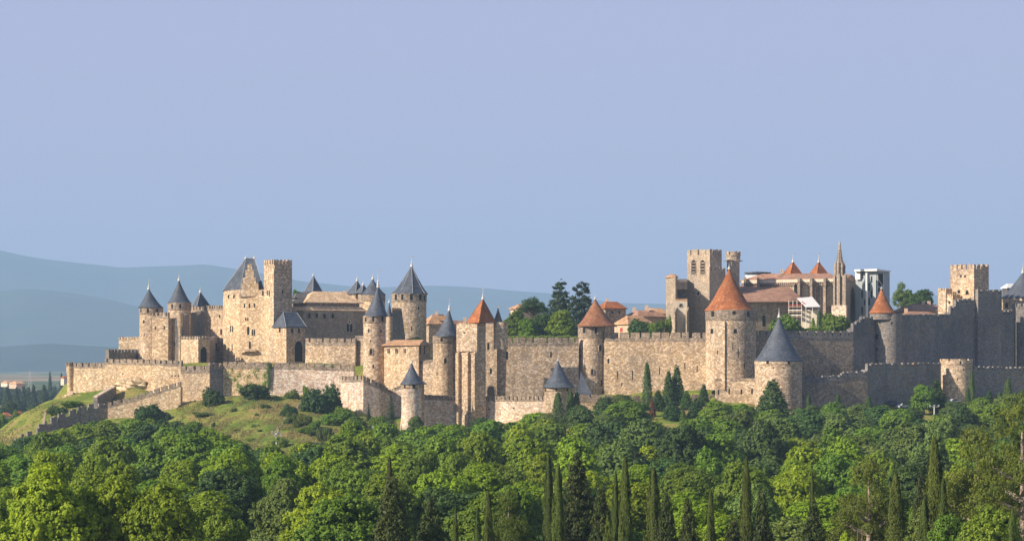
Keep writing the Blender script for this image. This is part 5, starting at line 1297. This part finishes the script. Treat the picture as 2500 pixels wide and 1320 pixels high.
# near trees
NEAR = [
 ('broadn', -8, 1188, 90, 240, 'mid', 'dark green tree cut by the lower left edge'),
 ('broadn', 122, 1140, 280, 226, 'plane', 'large bright plane tree at the lower left corner'),
 ('broadn', 262, 1137, 240, 230, 'plane', 'bright plane tree in the middle of the lower left clump'),
 ('broadn', 392, 1140, 250, 228, 'plane', 'bright plane tree on the right of the lower left clump'),
 ('broadn', 545, 1225, 150, 236, 'mid', 'dark green tree right of the lower left clump'),
 ('broadn', 690, 1170, 170, 300, 'grey', 'greyish soft tree in the wood below the grass slope'),
 ('conifn', 955, 1145, 135, 232, 'conifer', 'dark bushy conifer at the bottom left of centre'),
 ('cypressn', 951, 1112, 26, 262, 'conifer', 'thin brownish cypress tip above the bushy conifer left of centre'),
 ('conifn', 1052, 1192, 120, 236, 'conifer', 'second bushy conifer right of the one left of centre'),
 ('cypressn', 1112, 1232, 18, 225, 'cypress', 'small slim cypress left of the brown pine at the bottom'),
 ('cypressn', 1166, 1235, 22, 225, 'cypress', 'slim cypress at the bottom, second left of the brown pine'),
 ('cypressn', 1192, 1195, 28, 232, 'cypress', 'taller slim cypress just left of the brown pine'),
 ('pinen', 1240, 1190, 130, 240, 'pine', 'olive brown pine at the bottom centre'),
 ('cypressn', 1340, 1110, 32, 240, 'cypress', 'leftmost slim cypress touching the wide dark conifer'),
 ('cypressn', 1363, 1128, 34, 236, 'cypress', 'slim cypress between the leftmost one and the wide dark conifer'),
 ('conifn', 1410, 1090, 150, 246, 'conifer', 'wide dark conifer at the bottom centre'),
 ('conifn', 1466, 1170, 95, 242, 'conifer', 'dark conifer flank right of the wide dark conifer'),
 ('cypressn', 1503, 1148, 24, 240, 'cypress', 'shorter cypress of the pair right of the wide dark conifer'),
 ('cypressn', 1526, 1112, 34, 238, 'cypress', 'taller cypress of the pair right of the wide dark conifer'),
 ('conifn', 1485, 1248, 60, 215, 'pine', 'low olive conifer at the bottom edge below the cypress pair'),
 ('cypressn', 1596, 1138, 42, 238, 'cypress', 'thick cypress left of the dark conifers right of centre'),
 ('conifn', 1628, 1185, 84, 234, 'conifer', 'dark conifer joined to the thick cypress'),
 ('conifn', 1680, 1195, 84, 228, 'conifer', 'dark conifer right of the one joined to the thick cypress'),
 ('cypressn', 1735, 1192, 26, 232, 'cypress', 'slim cypress left of the low round conifers'),
 ('cypressn', 1822, 1112, 32, 236, 'cypress', 'tall slim cypress above the low round conifers'),
 ('conifn', 1790, 1255, 110, 215, 'conifer', 'low round conifer at the bottom below the tall slim cypress'),
 ('conifn', 1860, 1178, 84, 236, 'conifer', 'pointed dark conifer right of the tall slim cypress'),
 ('conifn', 1985, 1205, 110, 230, 'conifer', 'dark conifer at the bottom left of the pale-trunked pine'),
 ('cypressn', 1983, 1150, 18, 262, 'cypress', 'thin cypress behind the dark conifer left of the pine'),
 ('pinen', 2118, 1118, 225, 248, 'pine', 'olive pine with a visible pale trunk right of centre'),
 ('cypressn', 2186, 1152, 50, 232, 'cypress', 'stout cypress right of the pale-trunked pine'),
 ('broadn', 2065, 1280, 80, 205, 'lime', 'lime green sapling at the bottom below the pine'),
 ('conifn', 2250, 1140, 80, 262, 'conifer', 'dark bushy conifer behind the tallest cypress'),
 ('cypressn', 2281, 1064, 52, 234, 'cypress', 'tallest cypress right of centre'),
 ('cypressn', 2256, 1215, 36, 226, 'cypress', 'short cypress leaning on the left of the tallest one'),
 ('cypressn', 2303, 1165, 34, 230, 'cypress', 'short cypress leaning on the right of the tallest one'),
 ('pinen', 2385, 1040, 230, 238, 'pine', 'big olive pine with pale crooked limbs near the right edge'),
 ('pinen', 2490, 968, 330, 226, 'pine', 'largest pine cut by the right edge'),
 ('broadn', 2335, 1222, 190, 216, 'mid', 'green undergrowth tree below the big pine'),
 ('broadn', 2425, 1205, 210, 208, 'mid', 'green tree at the lower right corner left of the dark cypress'),
 ('cypressn', 2472, 1238, 36, 200, 'cypress', 'dark cypress in the lower right corner'),
]
for a in NEAR: H(*a, bark='bark_pale' if a[0] == 'pinen' else 'bark')

# fill: the wood in rows, from the wall foot down to the valley
SKY = [(-200, 1080), (30, 1074), (90, 1054), (150, 1038), (230, 1026), (262, 1026), (300, 1016), (400, 1018), (470, 1026), (530, 1050), (600, 1083), (700, 1080), (790, 1072), (820, 1020), (850, 1005), (930, 1008), (960, 1035), (1000, 1045), (1060, 1030), (1120, 1026), (1180, 1014), (1240, 1030), (1290, 1025), (1340, 1005), (1400, 990), (1450, 975), (1500, 958), (1720, 955), (1745, 968), (1800, 975), (1850, 995), (1960, 985), (2060, 975), (2150, 985), (2200, 988), (2330, 975), (2400, 960), (2500, 945), (2700, 945)]
def skyl(px):
    for (a, ya), (b, yb) in zip(SKY, SKY[1:]):
        if px <= b: return ya + (yb - ya) * (px - a) / (b - a)
    return SKY[-1][1]
LAND = [(160, 'below the dark stepped wall'), (480, 'below the climbing wall'), (840, 'below the grass slope'), (1120, 'below the small slate-coned tower'), (1330, 'below the pinkish outer wall'), (1560, 'below the wide slate cone'), (1800, 'below the largest orange cone'), (2060, 'below the big grey slate cone'), (2300, 'below the long shaded wall'), (9999, 'below the round bastion')]
def where(px):
    for a, b in LAND:
        if px < a: return b
ROWS = [(694, 50, 1490, 1760, 6), (676, 58, 1420, 2950, 9.5), (655, 62, 1180, 2950, 10), (632, 72, 820, 2950, 10), (666, 56, 846, 1330, 6.5), (648, 66, 700, 1200, 6.5), (664, 54, 30, 470, 12), (640, 58, 120, 480, 12), (618, 80, 30, 520, 13), (606, 84, 440, 2950, 10.5), (575, 92, -40, 2950, 11), (535, 100, -60, 2950, 12), (490, 108, -60, 2950, 12.5), (440, 116, -60, 2950, 13), (390, 128, -60, 2950, 13), (340, 142, -60, 2600, 12.5), (295, 160, -80, 2580, 12.0), (255, 190, 480, 2400, 10.5)]
SH = {'plane': 'bright green', 'mid': 'mid-green', 'deep': 'dark green', 'grey': 'greyish green'}
rf_ = random.Random(11)
for ri, (d, sp, x0, x1, hh) in enumerate(ROWS):
    px = x0 + rf_.uniform(0, sp)
    while px < x1:
        dd = d + rf_.uniform(-12, 12); wp = sp * rf_.uniform(1.05, 1.55); h_ = hh * rf_.uniform(.8, 1.15)
        zg = ground_z(X(px, dd), dd); yt = HZ - (zg + h_) / dd * F; lim = skyl(px) + rf_.uniform(0, 9)
        if yt < lim: yt = lim
        h2 = -(yt - HZ) * dd / F - zg
        near_hero = any(abs(px - q[0]) < q[1] * .30 and -60 < dd - q[2] < 12 for q in HERO)
        right = px > 1420
        u = rf_.random()
        if d > 620: mt = 'deep' if u < .50 else 'mid' if u < .82 else 'grey'
        elif right and d > 500: mt = 'deep' if u < .35 else 'grey' if u < .65 else 'mid'
        elif right: mt = 'plane' if u < .36 else 'mid' if u < .68 else 'grey' if u < .86 else 'deep'
        else: mt = 'plane' if u < .50 else 'mid' if u < .92 else 'deep'
        if px < 420 and d > 420: mt = 'mid' if u < .8 else 'deep'
        if h2 > (2.3 if d > 650 else 3.2) and not near_hero:
            z = where(px); row = 'upper' if d > 600 else 'middle' if d > 420 else 'lower'
            lab = f'{SH[mt]} tree in the {row} wood {z}'
            wp2 = min(wp, h2 * 1.5 * F / dd)
            tree('broadn' if d < 400 else 'broad', px, yt, wp2, dd, mt, lab, group=f'{SH[mt]} trees in the {row} wood {z}')
        px += sp * rf_.uniform(.72, 1.1)
SL = [(0, 'right part of the grass slope'), (1, 'left part of the grass slope')]
for i in range(46):
    if i < 30: px = 690 + 165 * ((i * .618) % 1); d = 625 + 62 * ((i * .37) % 1); sd_ = 'right'
    else: px = 440 + 240 * ((i * .618) % 1); d = 625 + 70 * ((i * .43) % 1); sd_ = 'left'
    hh = rf_.uniform(1.2, 3.2) if sd_ == 'right' else rf_.uniform(.5, 1.3)
    zg = ground_z(X(px, d), d); tree('bush', px, HZ - (zg + hh) / d * F, rf_.uniform(22, 44) if sd_ == 'right' else rf_.uniform(12, 26), d, ['mid', 'deep', 'grey', 'pine'][i % 4], f'low scrubby shrub on the {sd_} part of the grass slope', group=f'shrubs on the {sd_} part of the grass slope')
# far plain trees
k = 0
for (px, yt, w_, d, kd, mt, lab) in [(18, 938, 30, 1500, 'conif', 'blue', 'distant dark conifer at the far left edge'), (40, 940, 22, 1450, 'conif', 'blue', 'distant pointed conifer left of the three in a row'), (58, 936, 26, 1450, 'conif', 'blue', 'first of three distant conifers in a row'), (70, 940, 22, 1450, 'conif', 'blue', 'second of three distant conifers in a row'),
        (82, 934, 26, 1450, 'conif', 'blue', 'third of three distant conifers in a row'), (108, 934, 34, 1380, 'conif', 'blue', 'distant broad conifer left of the corner turret'), (150, 905, 16, 1800, 'conif', 'blue', 'distant pointed tree beside the red roof'),
        (122, 902, 14, 1900, 'conif', 'blue', 'tallest distant pointed tree on the plain')]:
    tree(kd, px, yt, w_, d, mt, lab)
for i in range(46):
    px = -20 + 190 * (i * .618 % 1); d = [1150, 1250, 1600, 1750, 1950, 2150][i % 6] + rf_.uniform(-40, 40)
    row = ['just behind the left hill', 'just behind the left hill', 'in the middle of the far plain', 'in the middle of the far plain', 'at the back of the far plain', 'at the back of the far plain'][i % 6]
    tree('broad', px, HZ - (-32 + rf_.uniform(6, 13)) / d * F, rf_.uniform(34, 60) * 1300 / d, d, 'blue' if i % 3 else 'deep', f'distant rounded tree {row}', group=f'distant trees {row}')
for i in range(9):
    tree('broad', -10 + i * 17, 1000 + (i % 3) * 8, 34, 900 + i * 12, 'mid', 'hedgerow tree at the back foot of the left hill', group='hedgerow behind the left hill')

# ivy strip on the outer wall (a creeper)
def ivy(label, px, y0, y1, d, wpx, n, seed):
    rg = np.random.default_rng(seed); s = d / F
    c = np.stack([X(px, d) + rg.normal(0, wpx * s * .4, n), d - rg.uniform(.02, .3, n), Z(y0, d) + (Z(y1, d) - Z(y0, d)) * rg.uniform(0, 1, n)], 1)
    base = (X(px, d), d, Z(y1, d)); c -= np.array(base)
    me = leaf_mesh('ivy', c, np.tile([-.3, -1, .3], (n, 1)) + unit(rg, n) * .5, rg.uniform(.1, .22, n), rg.uniform(0, 1, n), seed); me.materials.append(L['deep'])
    o = bpy.data.objects.new('ivy', me); C.objects.link(o); o.location = base; setp(o, label, 'ivy')
ivy('dark vertical strip of ivy on the outer wall below the tall slender tower', 657, 884, 950, 719.6, 5, 900, 1)
rgi = random.Random(5)
def ivy_patches():
    rg = np.random.default_rng(8); cs = []
    for k in range(46):
        px, py = rgi.uniform(548, 652), rgi.uniform(900, 950); d = 721.7 - (px - 545) * 1.7 / 110 - .1; m = rgi.randint(8, 30)
        cs.append(np.array([X(px, d), d, Z(py, d)]) + rg.normal(size=(m, 3)) * np.array([.28, .05, .35]))
    c = np.concatenate(cs); base = np.array([X(600, 739), 739, Z(950, 739)]); c -= base; n = len(c); c[:, 1] -= .15
    me = leaf_mesh('ivy', c, np.tile([-.3, -1, .3], (n, 1)) + unit(rg, n) * .5, rg.uniform(.08, .18, n), rg.uniform(0, 1, n), 4); me.materials.append(L['mid'])
    o = bpy.data.objects.new('ivy', me); C.objects.link(o); o.location = base; setp(o, 'scattered ivy tufts growing from the pock-marked wall', 'ivy', kind='stuff')
ivy_patches()

# scrub and tall grass over the slope (uncountable)
def scrub():
    rg = np.random.default_rng(3); n = 26000
    px = rg.uniform(430, 860, n); d = rg.uniform(600, 722, n)
    px2 = rg.uniform(-30, 200, 9000); d2 = rg.uniform(640, 745, 9000); px = np.concatenate([px, px2]); d = np.concatenate([d, d2]); n = len(px)
    x = (px - CX) / F * d; keep = np.sin(x * .35 + d * .11) + np.sin(x * .9 - d * .23) + rg.normal(0, .8, n) > .25
    x, d = x[keep], d[keep]; z = np.array([ground_z(a, b) for a, b in zip(x, d)]); n = len(x)
    c = np.stack([x, d, z + .15], 1); off = np.array([X(650, 660), 660, -20.0]); c -= off
    me = leaf_mesh('tall_grass', c, unit(rg, n) * .6 + np.array([-.3, -.7, .5]), rg.uniform(.15, .42, n), rg.uniform(0, 1, n), 3, .5, np.array([0, 0, 1.0]))
    me.materials.append(leafmat('leaf_dry_grass', (.10, .115, .025), (.21, .19, .06), .3))
    o = bpy.data.objects.new('tall_grass', me); C.objects.link(o); o.location = off; setp(o, 'tufts of tall green and straw grass on the slopes below the walls', 'grass', kind='stuff')
scrub()

# ------------------------------------------------------------------ floodlight masts, cars, pylon
def mast(label, px, y0, y1, d, heads):
    s = d / F; t = thing('floodlight_mast', label, 'floodlight', W3(px, y1, d), 'floodlight masts'); x, y = P2(px, d)
    zb = min(ground_z(x, y), Z(y1, d)) - .2
    MB().tube([(x, y, zb), (x, y, Z(y0, d))], [.22, .16], 8).build('pole', M['lead'], t)
    MB().box((x, y, Z(y0, d) - .1), 2.6, .2, .15).build('crossbar', M['steel'], t)
    for k in range(heads):
        f = (k - (heads - 1) / 2) * (2.2 / max(1, heads - 1)); r = k % 2
        MB().box((x + f, y - .1, Z(y0, d) + (.1 if heads < 4 else -.9 * r + .1)), .38, .35, .4).build('lamp', M['sheet'], t)
mast('white floodlight mast at the bottom of the grass slope', 675, 1056, 1084, 628, 4)
mast('small floodlight mast below the fir tree', 921, 1044, 1068, 628, 2)
mast('tall white floodlight mast below the shaded outer wall', 2281, 992, 1046, 640, 3)
def pylon():
    d = 1500; x, y = P2(73, d); t = thing('lattice_pylon', 'faint lattice pylon standing on the far plain', 'pylon', (x, y, -32))
    mb = MB(); zt = Z(905, d)
    for a, b in ((-1, -1), (1, -1), (1, 1), (-1, 1)): mb.tube([(x + a * 1.6, y + b * 1.6, -32), (x + a * .3, y + b * .3, zt)], [.12, .08], 4)
    for k in range(8):
        f = k / 8; g = (k + 1) / 8; w0, w1 = 1.6 - 1.3 * f, 1.6 - 1.3 * g; z0, z1 = -32 + (zt + 32) * f, -32 + (zt + 32) * g
        mb.tube([(x - w0, y - w0, z0), (x + w1, y - w1, z1)], [.07, .07], 4); mb.tube([(x + w0, y - w0, z0), (x - w1, y - w1, z1)], [.07, .07], 4)
    for zz in (.72, .85): mb.tube([(x - 3, y, -32 + (zt + 32) * zz), (x + 3, y, -32 + (zt + 32) * zz)], [.1, .1], 4)
    mb.build('lattice', M['steel'], t)
pylon()
def car(label, px, py, d, paint, rz):
    x, y = P2(px, d); z = Z(py, d); t = thing('parked_car', label, 'car', (x, y, z), 'cars parked below the shaded wall'); t.rotation_euler.z = rz
    prof = [(-2.1, .35), (-2.1, .8), (-1.3, .95), (-.8, 1.42), (.75, 1.45), (1.5, .98), (2.1, .85), (2.15, .35)]
    def ext(p, wd, nm, mt, par):
        mb = MB(); n = len(p); vs = [(a, -wd / 2, b) for a, b in p] + [(a, wd / 2, b) for a, b in p]
        mb.add(vs, [tuple(range(n)), tuple(range(2 * n - 1, n - 1, -1))] + [(i, (i + 1) % n, n + (i + 1) % n, n + i) for i in range(n)])
        me = mb.mesh(nm); me.materials.append(M[mt]); o = bpy.data.objects.new(nm, me); C.objects.link(o); o.parent = par; return o
    ext(prof, 1.7, 'body', paint, t); ext([(-1.15, .97), (-.75, 1.36), (.7, 1.39), (1.3, .99)], 1.72, 'side_windows', 'glass', t)
    for a in (-1.35, 1.35):
        for b in (-.78, .78):
            mb = MB().tube([(a, b - .12, .33), (a, b + .12, .33)], [.33, .33], 14); me = mb.mesh('wheel'); me.materials.append(M['hole']); o = bpy.data.objects.new('wheel', me); C.objects.link(o); o.parent = t
def plotpad(label, px0, px1, d, py):
    pass
zc = lambda px, d: HZ - (ground_z(X(px, d), d) + .05) / d * F
car('dark blue parked car at the foot of the shaded outer wall', 2178, zc(2178, 708), 708, 'carpaint_b', R(35))
car('pale blue parked car right of the dark blue one', 2203, zc(2203, 708), 708, 'carpaint_w', R(40))
car('white parked car below the open round bastion', 2326, zc(2326, 722), 722, 'carpaint_w', R(38))

# garden fence posts at the bottom right of centre
G_P = 'garden posts at the bottom'
for px, y0 in ((2094, 1292), (2105, 1290)):
    d = 204; x, y = P2(px, d)
    o = MB().tube([(0, 0, -12), (0, 0, 0)], [.05, .05], 6).build('garden_post', M['wood'], origin=None); o.location = (x, y, Z(y0, d)); setp(o, 'thin garden post under the pale-trunked pine', 'post', G_P)

# ------------------------------------------------------------------ haze: closed box round everything
def haze():
    x0, x1, y0, y1, z0, z1 = -19000, 19000, -150, 17500, -36, 820
    mb = MB().prism([(x0, y0), (x1, y0), (x1, y1), (x0, y1)], z0, z1)
    m = bpy.data.materials.new('haze'); m.use_nodes = True; t = m.node_tree
    t.nodes.remove(t.nodes['Principled BSDF']); v = t.nodes.new('ShaderNodeVolumePrincipled')
    v.inputs['Color'].default_value = (.43, .645, .965, 1); v.inputs['Density'].default_value = 1.05e-4; v.inputs['Anisotropy'].default_value = 0.0
    t.links.new(v.outputs[0], t.nodes['Material Output'].inputs['Volume'])
    o = mb.build('haze', m); o['kind'] = 'stuff'
haze()
